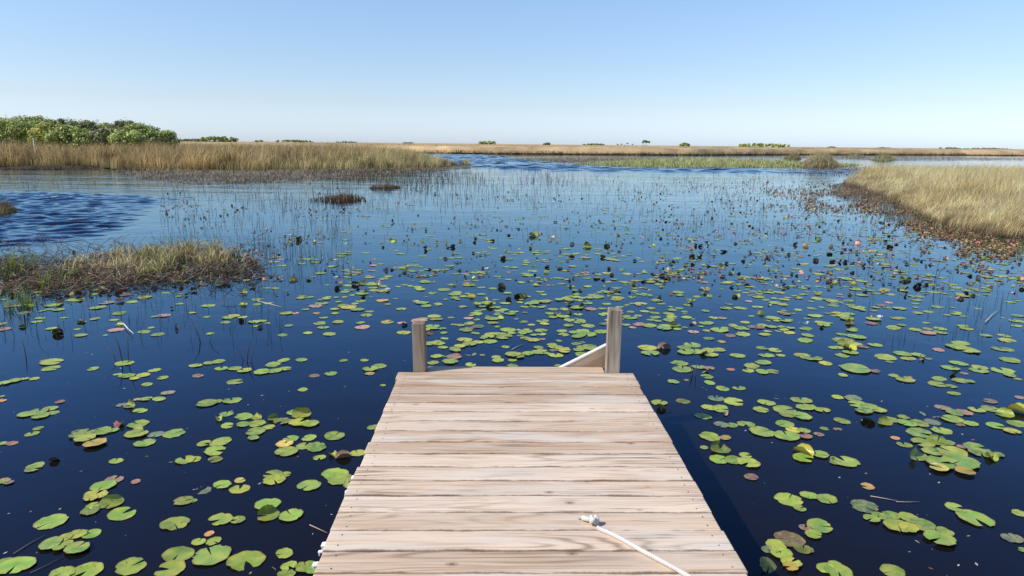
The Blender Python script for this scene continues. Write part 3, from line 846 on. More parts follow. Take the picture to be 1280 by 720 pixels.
# framing underneath
for x in (XL + .06, .12, XR - .06):
    bm = bmesh.new(); box_bm(bm, (0, 0, 0), (.038, 5.05, .18), None, .003)
    bm_obj('joist', bm, M_UNDER, dock, dloc(x, YE - .03 - 2.53, DECK - .04 - .09 - .002))
for y in (2.6, .4):
    for x in (XL + .11, XR - .11):
        bm = bmesh.new(); box_bm(bm, (0, 0, 0), (.089, .089, 1.1), None, .004)
        bm_obj('pile', bm, M_POST, dock, dloc(x, y, DECK - .045 - .55))
# white plastic clips along the edges
def clip(px, py, sx, sz, side):
    p = at(px, py, DECK - .03)
    bm = bmesh.new()
    x = XL - .012 if side < 0 else XR + .012
    box_bm(bm, (0, 0, 0), (.022, sx * .7, .008), Matrix.Rotation(R(12 * side), 3, 'Y'), .002)
    box_bm(bm, (side * .008, .004, -.010), (.005, sx * .45, .020), None, .0015)
    bm_obj('clip', bm, M_WHITE, dock, dloc(x, p.y, DECK - .028))
clip(448, 597, .045, 0, -1); clip(431, 615, .030, 0, -1); clip(404, 681, .040, 0, -1); clip(400, 690, .02, 0, -1); clip(391, 706, .035, 0, -1)
clip(803, 478, .030, 0, 1)

# ------------------------------------------------------------------ rope
rope = empty('rope', at(742, 656, DECK))
tag(rope, 'white braided rope with a knotted end lying across the dock planks', 'rope')
o_ = rope.location.copy()
def rp(px, py, dz=0): return at(px, py, DECK + .011 + dz) - o_
S_ = Soup()
path = [rp(746, 659, .004), rp(752, 662), rp(765, 667.5), rp(785, 678), rp(805, 689.5), rp(825, 700), rp(845, 711), rp(862, 721), rp(885, 737), rp(915, 760), rp(950, 800), rp(960, 850)]
def cr(pts, k=8):
    out = []
    for i in range(len(pts) - 1):
        p0 = pts[max(i - 1, 0)]; p1 = pts[i]; p2 = pts[i + 1]; p3 = pts[min(i + 2, len(pts) - 1)]
        for j in range(k):
            t = j / k
            out.append(.5 * ((2 * p1) + (-p0 + p2) * t + (2 * p0 - 5 * p1 + 4 * p2 - p3) * t * t + (-p0 + 3 * p1 - 3 * p2 + p3) * t ** 3))
    out.append(pts[-1]); return out
tube_pts(S_, cr(path), .0095, (.8, .8, .8), 10)
me = S_.mesh('rope_line', True); link_mesh('rope_line', me, M_ROPE, rope)
# overhand knot: a trefoil squeezed along the rope
S_ = Soup(); ax = (path[2] - path[0]); ax.z = 0; ax.normalize(); sd2 = Vector((-ax.y, ax.x, 0))
kp = []
for q in range(41):
    t = 2 * math.pi * q / 40
    u = (math.sin(t) + 2 * math.sin(2 * t)) * .0048; v_ = (math.cos(t) - 2 * math.cos(2 * t)) * .0052; z = -math.sin(3 * t) * .009
    kp.append(Vector((0, 0, .024)) + ax * u + sd2 * v_ + Vector((0, 0, z)))
tube_pts(S_, kp, .0088, (.8, .8, .8), 10)
link_mesh('knot', S_.mesh('knot', True), M_ROPE, rope)
S_ = Soup()
tube_pts(S_, [Vector((0, 0, .02)) - ax * .01, Vector((0, 0, .016)) - ax * .03, Vector((0, 0, .013)) - ax * .055], [.0105, .0105, .0115], (.8, .8, .8), 10)
for q in range(26):
    a = rnd(-.6, .6); e = -ax * rnd(.062, .082) + sd2 * math.sin(a) * .018
    tube_pts(S_, [-ax * .05 + sd2 * math.sin(a) * .007 + Vector((0, 0, .012)), e + Vector((0, 0, rnd(.003, .02)))], .0014, (.8, .8, .8), 3)
link_mesh('frayed_end', S_.mesh('frayed_end', True), M_ROPE, rope)

# ------------------------------------------------------------------ lily pads
CC = {'g': [(.23, .38, .050), (.28, .43, .055), (.18, .33, .060), (.33, .44, .055)],
      'y': [(.42, .46, .05), (.48, .46, .06), (.36, .44, .045)],
      'o': [(.62, .36, .06), (.60, .28, .09), (.62, .46, .10)],
      'p': [(.34, .15, .13), (.40, .18, .15), (.26, .12, .11)],
      'P': [(.66, .32, .25), (.58, .26, .22)],
      's': [(.16, .21, .13), (.20, .20, .15), (.13, .19, .10)],
      'e': [(.20, .22, .045), (.17, .16, .04)],
      'c': [(.20, .24, .04), (.24, .26, .05)],
      'k': [(.07, .05, .02), (.13, .035, .03), (.05, .06, .02)],
      'b': [(.22, .12, .06), (.16, .08, .05)]}

def pad_geo(r, code, nseg=44, rings=(.0, .3, .62, .88, 1.0), shape=None, rs=None):
    rs = rs or random
    notch = rs.choice((rs.uniform(.08, .35), rs.uniform(.08, .35), rs.uniform(.4, .95))); n0 = rs.uniform(0, 6.28)
    if nseg < 14: rings = (0, .6, 1.0)
    sx = rs.uniform(.84, 1.0)
    ph = rs.uniform(0, 99); V = []; U = []; C = []; F_ = []
    base = np.array(rs.choice(CC[code])) * rs.uniform(.75, 1.3) * np.array((rs.uniform(.8, 1.25), 1, 1))
    lob = rs.uniform(.0, .05)
    bites = [(rs.uniform(0, 6.28), rs.uniform(.05, .2)) for _ in range(rs.choice((0, 1, 2, 3, 4)))]
    wav = rs.uniform(.006, .024)
    fold = rs.uniform(.0, .06)
    for j, q in enumerate(rings):
        for i in range(nseg + 1):
            f = i / nseg
            half = notch * .5 * (1.2 - .55 * q)
            a = half + f * (2 * math.pi - 2 * half)
            rr = q * r * (1 + lob * math.cos(2 * a + ph) + .022 * math.sin(7 * a + ph) * q + .012 * math.sin(17 * a + ph * 2) * q)
            if q > .8:
                for ba, bd in bites:
                    dd = abs((a - ba + math.pi) % (2 * math.pi) - math.pi)
                    if dd < .2: rr *= 1 - bd * (1 - dd / .2) * (1 if q > .95 else .4)
                if min(f, 1 - f) < .03: rr *= .93 if q > .95 else 1
            x = rr * math.cos(a) * sx; y = rr * math.sin(a)
            z = r * (.015 * q * q + wav * q * q * math.sin(3 * a + ph) + wav * .6 * q ** 3 * math.sin(8 * a + ph * 3)) + r * fold * q * (abs(math.sin(a)) - .3)
            if q > .95: z += r * .012 * abs(math.sin(5 * a + ph))
            V.append((x, y, z)); U.append((q * math.cos(a), q * math.sin(a)))
            nn = mnoise.noise(Vector((math.cos(a) * q * 1.4 + ph, math.sin(a) * q * 1.4, ph)))
            c = base * (1 + .28 * nn)
            if nn > .08 and code in 'gy': c = c * .55 + np.array((.50, .42, .08)) * .45
            if q > .9 and nn < -.1 and code in 'gyo': c = c * .6 + np.array((.30, .14, .05)) * .4
            C.append(c)
    m_ = nseg + 1
    for j in range(len(rings) - 1):
        for i in range(nseg):
            if j == 0: F_.append((i, m_ + i, m_ + i + 1))
            else: F_.append((j * m_ + i, (j + 1) * m_ + i, (j + 1) * m_ + i + 1, j * m_ + i + 1))
    V = np.array(V); rot = Matrix.Rotation(n0, 3, 'Z'); V = V @ np.array(rot).T
    return V, F_, np.array(C).clip(0, 1), np.array(U)

def curl_geo(r, code, style, nseg=26, rs=None):
    """style A: near half flat, far half rolled up and over; B: leaf standing on edge, dark back to the viewer"""
    rs = rs or random
    V, F_, C, U = pad_geo(r, code, nseg, rs=rs)
    if style == 'A':
        v0 = r * rs.uniform(-.25, .15); rho = r * rs.uniform(.28, .5); amax = rs.uniform(1.8, 2.9)
        for v in V:
            s = v[1] - v0
            if s > 0:
                a = min(s / rho, amax); rest = max(0, s - a * rho)
                v[1] = v0 + rho * math.sin(a) + rest * math.cos(a)
                v[2] += rho * (1 - math.cos(a)) + rest * math.sin(a)
            v[0] *= 1 - .10 * max(0, s) / r
    elif style == 'B':
        tilt = rs.uniform(.6, 1.35); cup = rs.uniform(.1, .5)
        for v in V:
            x, y, z = v; z -= cup * (x * x) / r
            yy = y + r * .55
            v[1] = yy * math.cos(tilt) - z * math.sin(tilt); v[2] = yy * math.sin(tilt) + z * math.cos(tilt)
            v[2] -= .04 * r
    else:  # taco fold, axis along x, both sides up
        rho = r * rs.uniform(.30, .5)
        for v in V:
            a = max(-1.35, min(1.35, v[1] / rho)); rest = abs(v[1]) - abs(a) * rho; sgn = 1 if v[1] > 0 else -1
            y0 = rho * math.sin(a) + sgn * max(0, rest) * math.cos(a); z0 = rho * (1 - math.cos(a)) + max(0, rest) * abs(math.sin(a))
            v[1], v[2] = y0, v[2] + z0
    return V, F_, C, U

# floating pads read off the photograph: sheet origin, scale, then x, y, width and look
SHEETS = []
SHEETS.append((0, 450, 5.333, """340 58 115 y;345 15 150 g;300 8 70 p;620 60 80 g;830 22 120 y;845 108 110 g;895 125 70 g;955 102 95 g;1030 70 80 g;1085 120 75 g;980 165 75 g;785 97 60 g;
25 158 90 g;100 140 85 g;160 128 65 g;228 127 65 g;10 272 65 o;8 245 45 g;180 365 110 g;262 342 110 g;335 325 95 g;270 376 110 g;352 355 80 g;255 458 68 g;213 495 88 g;15 560 60 g;
80 558 75 p;400 280 70 p;820 302 85 s;915 268 50 y;975 262 80 g;1060 262 90 g;935 340 95 g;515 508 100 g;575 488 110 g;680 480 130 g;570 530 140 g;740 475 95 g;635 565 150 o;795 440 90 P;
920 430 135 g;910 497 145 y;1040 497 110 s;1160 492 145 g;965 555 140 g;920 465 70 g;775 675 90 g;1235 670 125 g;235 708 110 g;370 668 65 k;872 308 90 A;1120 220 90 s;520 478 80 s;850 540 90 s"""))
SHEETS.append((0, 585, 5.333, """225 6 115 g;30 85 75 o;8 100 45 g;58 102 60 p;690 122 155 g;760 80 125 p;640 182 150 y;605 207 90 y;742 238 155 A;620 258 95 y;600 292 115 e;812 308 190 g;
340 362 200 g;1165 373 180 g;1225 222 130 e;432 470 100 y;515 445 130 y;610 442 120 g;340 512 155 g;450 512 75 y;392 545 72 g;515 545 158 g;872 658 215 g;1190 580 205 g;1135 680 200 y;105 655 235 g;
30 630 110 g;580 690 200 y;415 708 165 g;320 620 110 s;905 92 70 p"""))
SHEETS.append((240, 450, 5.333, """25 38 90 g;115 22 75 g;175 12 95 g;195 60 85 g;285 58 90 g;348 72 100 y;540 32 105 g;465 82 110 g;550 75 100 g;620 60 90 g;610 4 90 g;730 0 80 g;40 107 80 p;
288 147 105 g;815 107 70 p;925 93 85 g;640 180 60 s;738 200 70 y;100 292 135 g;172 280 70 g;268 272 125 g;592 318 50 s;1190 60 105 g;1185 92 70 o;1250 42 95 g;1273 170 40 g;
345 378 130 g;235 440 95 g;340 432 95 g;230 362 90 g;180 398 85 T;430 425 120 g;510 450 90 g;425 480 140 g;410 523 85 g;440 385 85 A;540 390 80 A;600 412 120 e;685 350 110 g;715 420 140 y;790 432 112 g;
730 368 130 A;80 560 95 g;190 548 150 g;155 608 158 g;155 665 100 e;20 665 85 y;658 528 108 g;618 562 120 o;780 522 105 g;750 575 110 g;830 585 145 g;630 615 150 g;950 507 142 g;850 653 90 g;940 640 75 T;1105 622 110 g;
1010 650 105 P;1210 450 90 g;1133 490 80 s;850 705 80 s;1010 5 60 g;1150 3 60 g"""))
SHEETS.append((240, 585, 5.333, """200 112 130 g;320 85 78 o;318 143 133 y;68 150 125 s;10 220 52 g;540 48 130 g;548 85 150 y;625 45 80 y;780 118 162 g;955 42 185 g;985 80 165 g;1020 125 120 B;
505 243 170 g;250 285 85 s;190 345 162 g;305 350 100 g;505 318 160 A;660 320 162 g;115 440 68 o;45 497 95 g;145 490 102 g;130 588 258 g;360 622 248 y;22 565 72 s;
615 572 130 g;645 655 110 g;760 662 150 g;475 698 162 s;630 714 120 g;800 695 70 g"""))
SHEETS.append((800, 420, 4.363, """375 15 62 g;445 32 50 o;40 65 112 y;55 95 100 g;130 68 78 P;285 50 92 g;240 65 80 g;250 90 95 g;300 88 90 g;370 80 82 y;430 77 77 g;390 105 82 y;340 100 50 B;532 108 85 g;666 67 70 g;737 80 75 g;690 107 86 g;768 107 52 g;
672 145 92 g;215 150 96 g;232 183 112 g;322 170 82 g;375 178 62 p;345 195 55 B;610 165 95 g;590 190 66 g;665 197 80 g;725 195 76 g;495 184 50 p;365 222 72 g;183 250 70 g;380 257 68 g;252 242 32 p;900 25 96 g;930 120 122 g;880 105 80 g;1012 150 78 y;
450 288 75 g;540 286 72 g;105 365 92 g;122 393 58 B;235 358 78 e;415 340 92 s;512 360 118 g;380 392 92 g;440 400 105 g;345 440 92 g;468 428 52 P;690 365 95 g;660 403 88 g;795 380 130 s;790 405 130 g;880 352 112 g;905 390 112 g;995 407 80 g;
805 430 90 g;885 440 112 g;498 488 72 g;578 483 94 g;445 485 84 s;380 550 115 g;465 557 65 o;790 482 100 g;835 515 80 y;895 520 70 g;665 525 140 g;800 548 145 g;905 552 72 p;975 538 55 p;1005 507 50 g;350 610 50 g;
435 620 115 A;430 675 112 g;510 680 100 g;590 695 132 g;575 652 72 g;890 640 115 T;890 668 120 g;985 650 95 g;760 335 75 s"""))
SHEETS.append((1040, 420, 4.363, """60 25 120 g;20 65 80 g;130 5 110 g;68 48 82 A;100 72 80 T;100 92 82 g;55 108 72 g;235 50 78 g;120 45 90 y;170 62 60 p;385 98 92 g;415 125 82 g;290 118 112 g;315 143 42 g;470 105 82 g;490 130 50 P;525 125 40 g;580 77 72 p;
700 40 92 g;735 78 132 g;680 60 112 g;710 14 62 s;930 73 112 g;970 133 106 g;955 25 92 g;690 150 92 g;645 175 96 g;650 215 55 B;720 205 42 p;585 235 85 g;700 245 96 g;750 248 60 g;575 265 92 g;650 277 60 g;665 315 70 g;800 190 96 g;805 172 80 g;
930 190 122 g;970 215 72 g;1015 237 46 g;70 168 65 g;130 180 170 g;60 215 58 g;335 217 60 g;400 240 100 g;415 226 42 o;235 195 60 p;30 335 66 y;115 342 96 s;140 373 102 g;200 385 90 g;175 412 100 g;250 405 92 g;1025 337 56 p;860 357 76 p;530 427 95 s;
605 393 90 p;670 420 92 g;655 455 122 g;720 418 92 p;755 480 82 g;55 465 92 g;135 480 72 s;205 465 75 B;288 475 82 A;322 458 82 g;390 443 66 g;410 478 105 g;478 478 98 g;545 470 90 s;700 487 50 b;790 405 86 g;865 400 102 g;890 490 102 g;
1010 480 102 g;980 520 92 y;1015 415 110 T;940 430 95 A;475 530 142 g;597 518 108 g;395 595 82 g;495 587 120 g;572 580 105 A;632 585 72 g;345 558 50 o;545 635 112 g;450 655 135 A;650 640 160 g;700 690 192 g;588 702 150 g;790 615 142 g;810 640 122 g;
870 670 84 T;905 652 62 g;965 690 62 s;70 685 152 g;15 690 70 A;30 510 46 p;705 605 52 p"""))
SHEETS.append((800, 560, 4.5, """625 165 82 p;835 292 155 g;898 342 72 g;950 268 102 g;1050 290 112 g;1010 440 146 g;975 490 98 g;930 452 72 p;840 515 166 b;765 553 120 g;795 598 125 g;715 573 72 s;920 573 106 e;850 650 115 y;845 678 85 o;745 690 125 B;1045 680 105 g"""))
SHEETS.append((1040, 560, 4.5, """200 218 82 o;180 330 152 s;222 402 92 g;265 385 82 g;330 380 92 g;370 445 150 y;430 455 110 y;430 395 112 g;510 438 152 g;335 468 82 s;605 520 165 g;620 470 72 g;650 488 72 g;695 338 115 g;805 400 186 g;1050 368 78 g;
1015 510 120 s;1070 575 52 g;340 695 132 g;20 665 100 g;35 700 150 g;590 100 192 g;745 140 105 o;600 120 110 o;1275 370 60 g"""))

LEAVES = []   # dict(p, r, code, style, px, py)
def hit(p, r):
    for q in LEAVES:
        if (q['p'] - p).length < .5 * (q['r'] + r) * .6: return True
    return False
def add_leaf(px, py, wpx, code, style=None, dup=False):
    p = at(px, py)
    depth = -(R3I @ (p - Vector((0, 0, CAM_H)))).z
    r = wpx / F * depth * .5
    if dup and hit(p, r): return
    LEAVES.append(dict(p=p, r=r, code=code, style=style, px=px, py=py, w=wpx))
for ox, oy, sc, txt in SHEETS:
    for e in txt.replace('\n', '').split(';'):
        x, y, w_, c = e.split(); x, y, w_ = float(x) / sc + ox, float(y) / sc + oy, float(w_) / sc
        st = None
        if c in 'ABT': st = c; c = 'c' if c != 'T' else 'y'
        if c == 'P': st = 'T'; c = 'P'
        if c == 'k': st = 'B'; c = 'k'
        add_leaf(x, y, w_, c, st, True)
NHAND = len(LEAVES)

# leaves of the middle field: the larger folded ones are read off, the rest drift in clusters
MID = """410 118 25 e;850 44 60 A;770 120 14 B;... """
for (x, y, w_, st, c) in [(73, 417, 15, 'B', 'k'), (28, 409, 9, 'T', 'e'), (102, 403, 13, 'A', 'c'), (150, 406, 12, 'A', 'c'), (223, 411, 12, 'B', 'k'), (302, 401, 9, 'B', 'k'), (305, 366, 12, 'A', 'c'), (304, 381, 12, 'A', 'c'),
    (325, 410, 9, 'T', 'b'), (368, 351, 12, 'B', 'k'), (375, 300, 10, 'B', 'b'), (424, 354, 11, 'B', 'k'), (421, 361, 9, 'B', 'k'), (446, 355, 13, 'B', 'k'), (453, 354, 11, 'A', 'c'), (472, 356, 11, 'B', 'b'), (490, 303, 8, 'B', 'y'), (533, 314, 7, 'B', 'k'),
    (532, 309, 6, 'B', 'c'), (523, 346, 7, 'B', 'b'), (544, 343, 7, 'B', 'b'), (565, 309, 9, 'B', 'k'), (592, 303, 7, 'B', 'k'), (614, 301, 8, 'B', 'k'), (628, 324, 9, 'B', 'k'), (612, 301, 8, 'T', 'P'), (588, 371, 16, 'A', 'c'), (597, 380, 12, 'A', 'c'),
    (607, 375, 9, 'T', 'y'), (610, 383, 13, 'B', 'c'), (636, 375, 9, 'B', 'k'), (628, 359, 12, 'B', 'b'), (625, 398, 12, 'A', 'y'), (577, 428, 20, 'A', 'c'), (539, 418, 10, 'B', 'k'), (592, 424, 12, 'T', 'o'), (507, 406, 9, 'B', 'k'),
    (508, 448, 14, 'A', 'y'), (667, 295, 14, 'T', 'c'), (671, 293, 10, 'B', 'b'), (690, 297, 7, 'B', 'b'), (716, 306, 7, 'B', 'k'), (734, 309, 13, 'A', 'c'), (732, 306, 8, 'B', 'b'), (759, 308, 9, 'B', 'c'), (754, 322, 8, 'B', 'k'),
    (683, 334, 9, 'B', 'b'), (700, 336, 8, 'A', 'c'), (714, 321, 9, 'B', 'b'), (664, 311, 6, 'B', 'k'), (648, 370, 14, 'B', 'k'), (656, 372, 13, 'B', 'k'), (712, 381, 9, 'T', 'y'), (724, 383, 12, 'B', 'c'), (698, 394, 12, 'A', 'y'),
    (712, 392, 8, 'B', 'k'), (746, 349, 8, 'B', 'k'), (753, 350, 7, 'B', 'k'), (791, 356, 9, 'B', 'k'), (803, 352, 9, 'B', 'b'), (827, 345, 10, 'T', 'P'), (834, 340, 11, 'B', 'b'), (831, 349, 6, 'B', 'k'), (770, 365, 9, 'T', 'y'), (775, 365, 6, 'B', 'k'),
    (868, 308, 8, 'B', 'k'), (875, 308, 8, 'B', 'k'), (865, 321, 9, 'B', 'k'), (874, 322, 8, 'B', 'k'), (858, 332, 9, 'A', 'c'), (902, 333, 11, 'A', 'c'), (903, 346, 9, 'T', 'P'), (914, 342, 8, 'T', 'g'), (922, 342, 7, 'B', 'b'),
    (862, 378, 16, 'T', 'g'), (843, 407, 17, 'A', 'c'), (866, 405, 10, 'T', 'P'), (882, 363, 10, 'B', 'b'), (880, 367, 10, 'T', 'y'), (920, 371, 13, 'T', 'y'), (951, 393, 9, 'B', 'c'), (931, 356, 9, 'B', 'k'), (905, 315, 9, 'B', 'k'), (955, 327, 7, 'B', 'b'),
    (699, 435, 10, 'A', 'k'), (736, 441, 9, 'A', 'c'), (673, 435, 9, 'B', 'k'), (703, 447, 16, 'A', 'c'), (922, 437, 7, 'B', 'b'), (993, 306, 9, 'B', 'k'), (1025, 300, 8, 'B', 'c'), (1007, 308, 9, 'B', 'b'), (1040, 309, 8, 'B', 'b'), (1071, 303, 9, 'B', 'b'),
    (1072, 305, 8, 'B', 'P'), (1090, 300, 8, 'B', 'c'), (1113, 309, 9, 'B', 'k'), (1077, 333, 10, 'B', 'k'), (1084, 325, 8, 'B', 'k'), (1047, 328, 10, 'B', 'k'), (1040, 328, 8, 'B', 'b'), (1055, 328, 8, 'B', 'b'), (1020, 326, 8, 'B', 'b'), (1036, 318, 8, 'B', 'b'),
    (1064, 341, 7, 'B', 'k'), (1128, 350, 12, 'A', 'c'), (1135, 350, 11, 'T', 'y'), (1143, 358, 14, 'B', 'k'), (1129, 362, 11, 'B', 'k'), (1146, 347, 8, 'T', 'P'), (1106, 366, 8, 'B', 'b'), (1160, 331, 8, 'B', 'k'), (1182, 324, 8, 'T', 'P'),
    (1224, 305, 10, 'T', 'P'), (1210, 345, 8, 'B', 'k'), (1200, 374, 10, 'T', 'P'), (1275, 350, 12, 'T', 'P'), (1262, 303, 9, 'T', 'P'), (1063, 405, 15, 'A', 'k'), (1024, 409, 9, 'B', 'k'), (990, 392, 9, 'A', 'c'), (1035, 441, 14, 'B', 'k'),
    (1053, 430, 14, 'T', 'y'), (1063, 436, 14, 'T', 'c'), (962, 382, 8, 'T', 'g'), (1088, 397, 9, 'T', 'g'), (1022, 368, 10, 'A', 'c'), (1151, 451, 11, 'T', 'P'), (5, 268, 8, 'B', 'k')]:
    if y > 419: continue
    add_leaf(x, y, w_ * .92, c, st, True)

def density(x, y):
    """how much of the water the small pads cover around a photo position"""
    if x < 0 or x > 1290: return .3
    k = mnoise.noise(Vector((x * .014, y * .045, 11))) * .9 + .5
    d = 1.0
    if x < 330: d = .28 if y > 380 else .05
    if x < 330 and 345 < y: d = .35
    if y < 300 and x < 230: d = 0
    if 330 <= x < 520: d = .65
    if x > 1050 and y < 297 - (1200 - x) * .25: d = 1.2
    if 560 < x < 830 and y > 340: d = 1.5
    if 830 <= x < 960 and y > 390: d = .7
    return max(0, d * (.25 + k))

TOPH = 462
def mid_field():
    cnt = 0; tries = 0
    while cnt < 1650 and tries < 40000:
        tries += 1
        y = 225 + (TOPH - 225) * random.random() ** .8; x = rnd(-30, 1310)
        if y > 419 and (x < 500 or x > 800): continue
        if 505 < x < 780 and y > 452: continue
        if random.random() > density(x, y) * .8: continue
        c0 = at(x, y); k = random.choice((1, 2, 2, 3, 4, 5, 7))
        for _ in range(k):
            sp = .13 * math.sqrt(k)
            p = c0 + Vector((random.gauss(0, sp * 1.25), random.gauss(0, sp), 0)); r = random.gauss(.060, .018)
            r = max(.026, min(.10, r))
            qx, qy = proj(p)
            if qy > TOPH + 2 or (qy > 421 and not 535 < qx < 740): continue
            if any((l['p'] - p).length < .55 * (l['r'] + r) for l in LEAVES if abs(l['p'].x - p.x) < .3 and abs(l['p'].y - p.y) < .3): continue
            u = random.random(); right = x > 900 and y < 340
            red = .22 if right else .06
            code = 'P' if u < red * .5 else 'p' if u < red else 'y' if u < red + .14 else 's' if u < red + .24 else 'o' if u < red + .26 else 'g'
            add_leaf(qx, qy, 2 * r * F / p.y, code, None); cnt += 1
mid_field()

def left_debris():
    S_ = Soup(); k = 0
    while k < 900:
        x = rnd(200, 980); y = rnd(226, 352)
        if x > 430 and random.random() > .45: continue
        if mnoise.noise(Vector((x * .016, y * .055, 19))) < rnd(-.1, .5): continue
        k += 1
        p = at(x, y); r_ = rnd(.012, .04) * (.7 + p.y / 45)
        c = random.choice([(.20, .08, .05), (.34, .18, .10), (.12, .06, .04), (.30, .26, .09), (.10, .09, .03), (.05, .04, .03)])
        V, F_, C, U = curl_geo(r_, 'b', random.choice('BTT'), 8)
        V = V @ np.array(Matrix.Rotation(rnd(0, 6.28), 3, 'Z')).T; V[:, 2] *= .7
        S_.add(V + np.array((p.x, p.y, .006)), F_, np.array(c) * rnd(.8, 1.5), U)
    k = 0
    while k < 1300:
        x = rnd(820, 1290); y = 226 + 135 * random.random() ** 1.3
        if x > 1050 and y < 238 + (x - 1050) * .36: continue
        if mnoise.noise(Vector((x * .02, y * .07, 29))) < rnd(-.3, .35): continue
        k += 1
        p = at(x, y); r_ = rnd(.010, .034) * (.8 + p.y / 45)
        c = random.choice([(.24, .07, .05), (.40, .18, .12), (.12, .05, .04), (.32, .28, .09), (.46, .20, .16), (.05, .035, .03), (.20, .26, .07)])
        V, F_, C, U = curl_geo(r_, 'b', random.choice('BTTA'), 8)
        V = V @ np.array(Matrix.Rotation(rnd(0, 6.28), 3, 'Z')).T; V[:, 2] *= .7
        S_.add(V + np.array((p.x, p.y, .006)), F_, np.array(c) * rnd(.8, 1.5), U)
    tag(link_mesh('dead_leaf_scatter', S_.mesh('dead_leaf_scatter'), M_LITTER), 'brown leaf scraps scattered among reeds in the middle water', 'dead leaves', kind='stuff')
left_debris()

def mid_curls():
    c = 0; t = 0
    while c < 560 and t < 20000:
        t += 1
        y = 222 + 150 * random.random() ** 1.2; x = rnd(330, 1290)
        wgt = .35 + .65 * min(1, max(0, (x - 600) / 400))
        if x > 1060 and y < 240 + (x - 1060) * .35: continue
        if y < 300 and x < 420: wgt *= .3
        if random.random() > wgt * (.4 + density(x, y) * .5): continue
        c += 1
        p = at(x, y); r = rnd(.018, .043)
        st = random.choice('BBBTA'); code = random.choice('kkbbbccePP' if x > 850 else 'kkcbcey')
        LEAVES.append(dict(p=p, r=r, code=code, style=st, px=x, py=y, w=2 * r * F / p.y))
mid_curls()

# choose individuals: the largest in the picture
flat = sorted([l for l in LEAVES if not l['style']], key=lambda l: -l['w'] * (.2 if l['px'] < -5 or l['px'] > 1285 or l['py'] > 722 else 1))
curl = sorted([l for l in LEAVES if l['style']], key=lambda l: -l['w'])
IND = flat[:298] + curl[:150]
for l in flat[298:] + curl[150:]: l['stuff'] = True
order = sorted(LEAVES, key=lambda l: -l['p'].y)
grid = {}
def zlevel(l):
    """later (nearer) pads lie on top of the ones they overlap"""
    gx, gy = int(l['p'].x // .4), int(l['p'].y // .4); z = .0025
    for a in (-1, 0, 1):
        for b in (-1, 0, 1):
            for q in grid.get((gx + a, gy + b), ()):
                if (q['p'] - l['p']).length < q['r'] + l['r'] and q['code'] != 's': z = max(z, q['z'] + .0022)
    grid.setdefault((gx, gy), []).append(l)
    return min(z, .016)
SOUPF, SOUPC = Soup(), Soup()
for l in order:
    l['z'] = zlevel(l) if l['code'] != 's' else rnd(-.012, .004)
    if l['style']:
        l['z'] = .004
        V, F_, C, U = curl_geo(l['r'], l['code'], l['style'], 26 if not l.get('stuff') else 10)
        yaw = rnd(-.9, .9) + (math.pi if random.random() < .12 else 0)
        if l['style'] == 'B': yaw += math.pi if random.random() < .7 else 0; V[:, 2] *= .75
        if l['style'] == 'T': yaw = rnd(0, 6.28)
        V = V @ np.array(Matrix.Rotation(yaw, 3, 'Z')).T
        if l['code'] == 'c' and l['style'] == 'B': C = C * .8
    else:
        V, F_, C, U = pad_geo(l['r'], l['code'], 44 if l['w'] > 14 else 16 if l['w'] > 8 else 10)
        tx, ty = rnd(-.03, .03), rnd(-.03, .03); V[:, 2] += V[:, 0] * tx + V[:, 1] * ty
        if l['z'] > 0: V[:, 2] = np.maximum(V[:, 2], -.0015)
    if l.get('stuff'):
        (SOUPC if l['style'] else SOUPF).add(V + np.array((l['p'].x, l['p'].y, l['z'])), F_, C, U)
    else:
        s_ = Soup(); s_.add(V, F_, C, U)
        nm = 'curled_lily_leaf' if l['style'] else 'lily_pad'
        o = link_mesh(nm, s_.mesh(nm, True), M_PAD, loc=(l['p'].x, l['p'].y, l['z']))
        l['o'] = o; o['category'] = 'lily leaf' if l['style'] else 'lily pad'
        o['group'] = 'curled and upright water lily leaves' if l['style'] else 'water lily pads floating around the dock'
tag(link_mesh('lily_pads', SOUPF.mesh('lily_pads', True), M_PAD), 'countless small water lily pads dotting the farther water', 'lily pads', kind='stuff')
tag(link_mesh('curled_lily_leaves', SOUPC.mesh('curled_lily_leaves', True), M_PAD), 'many tiny dark curled lily leaves dotting the distant water', 'lily leaves', kind='stuff')

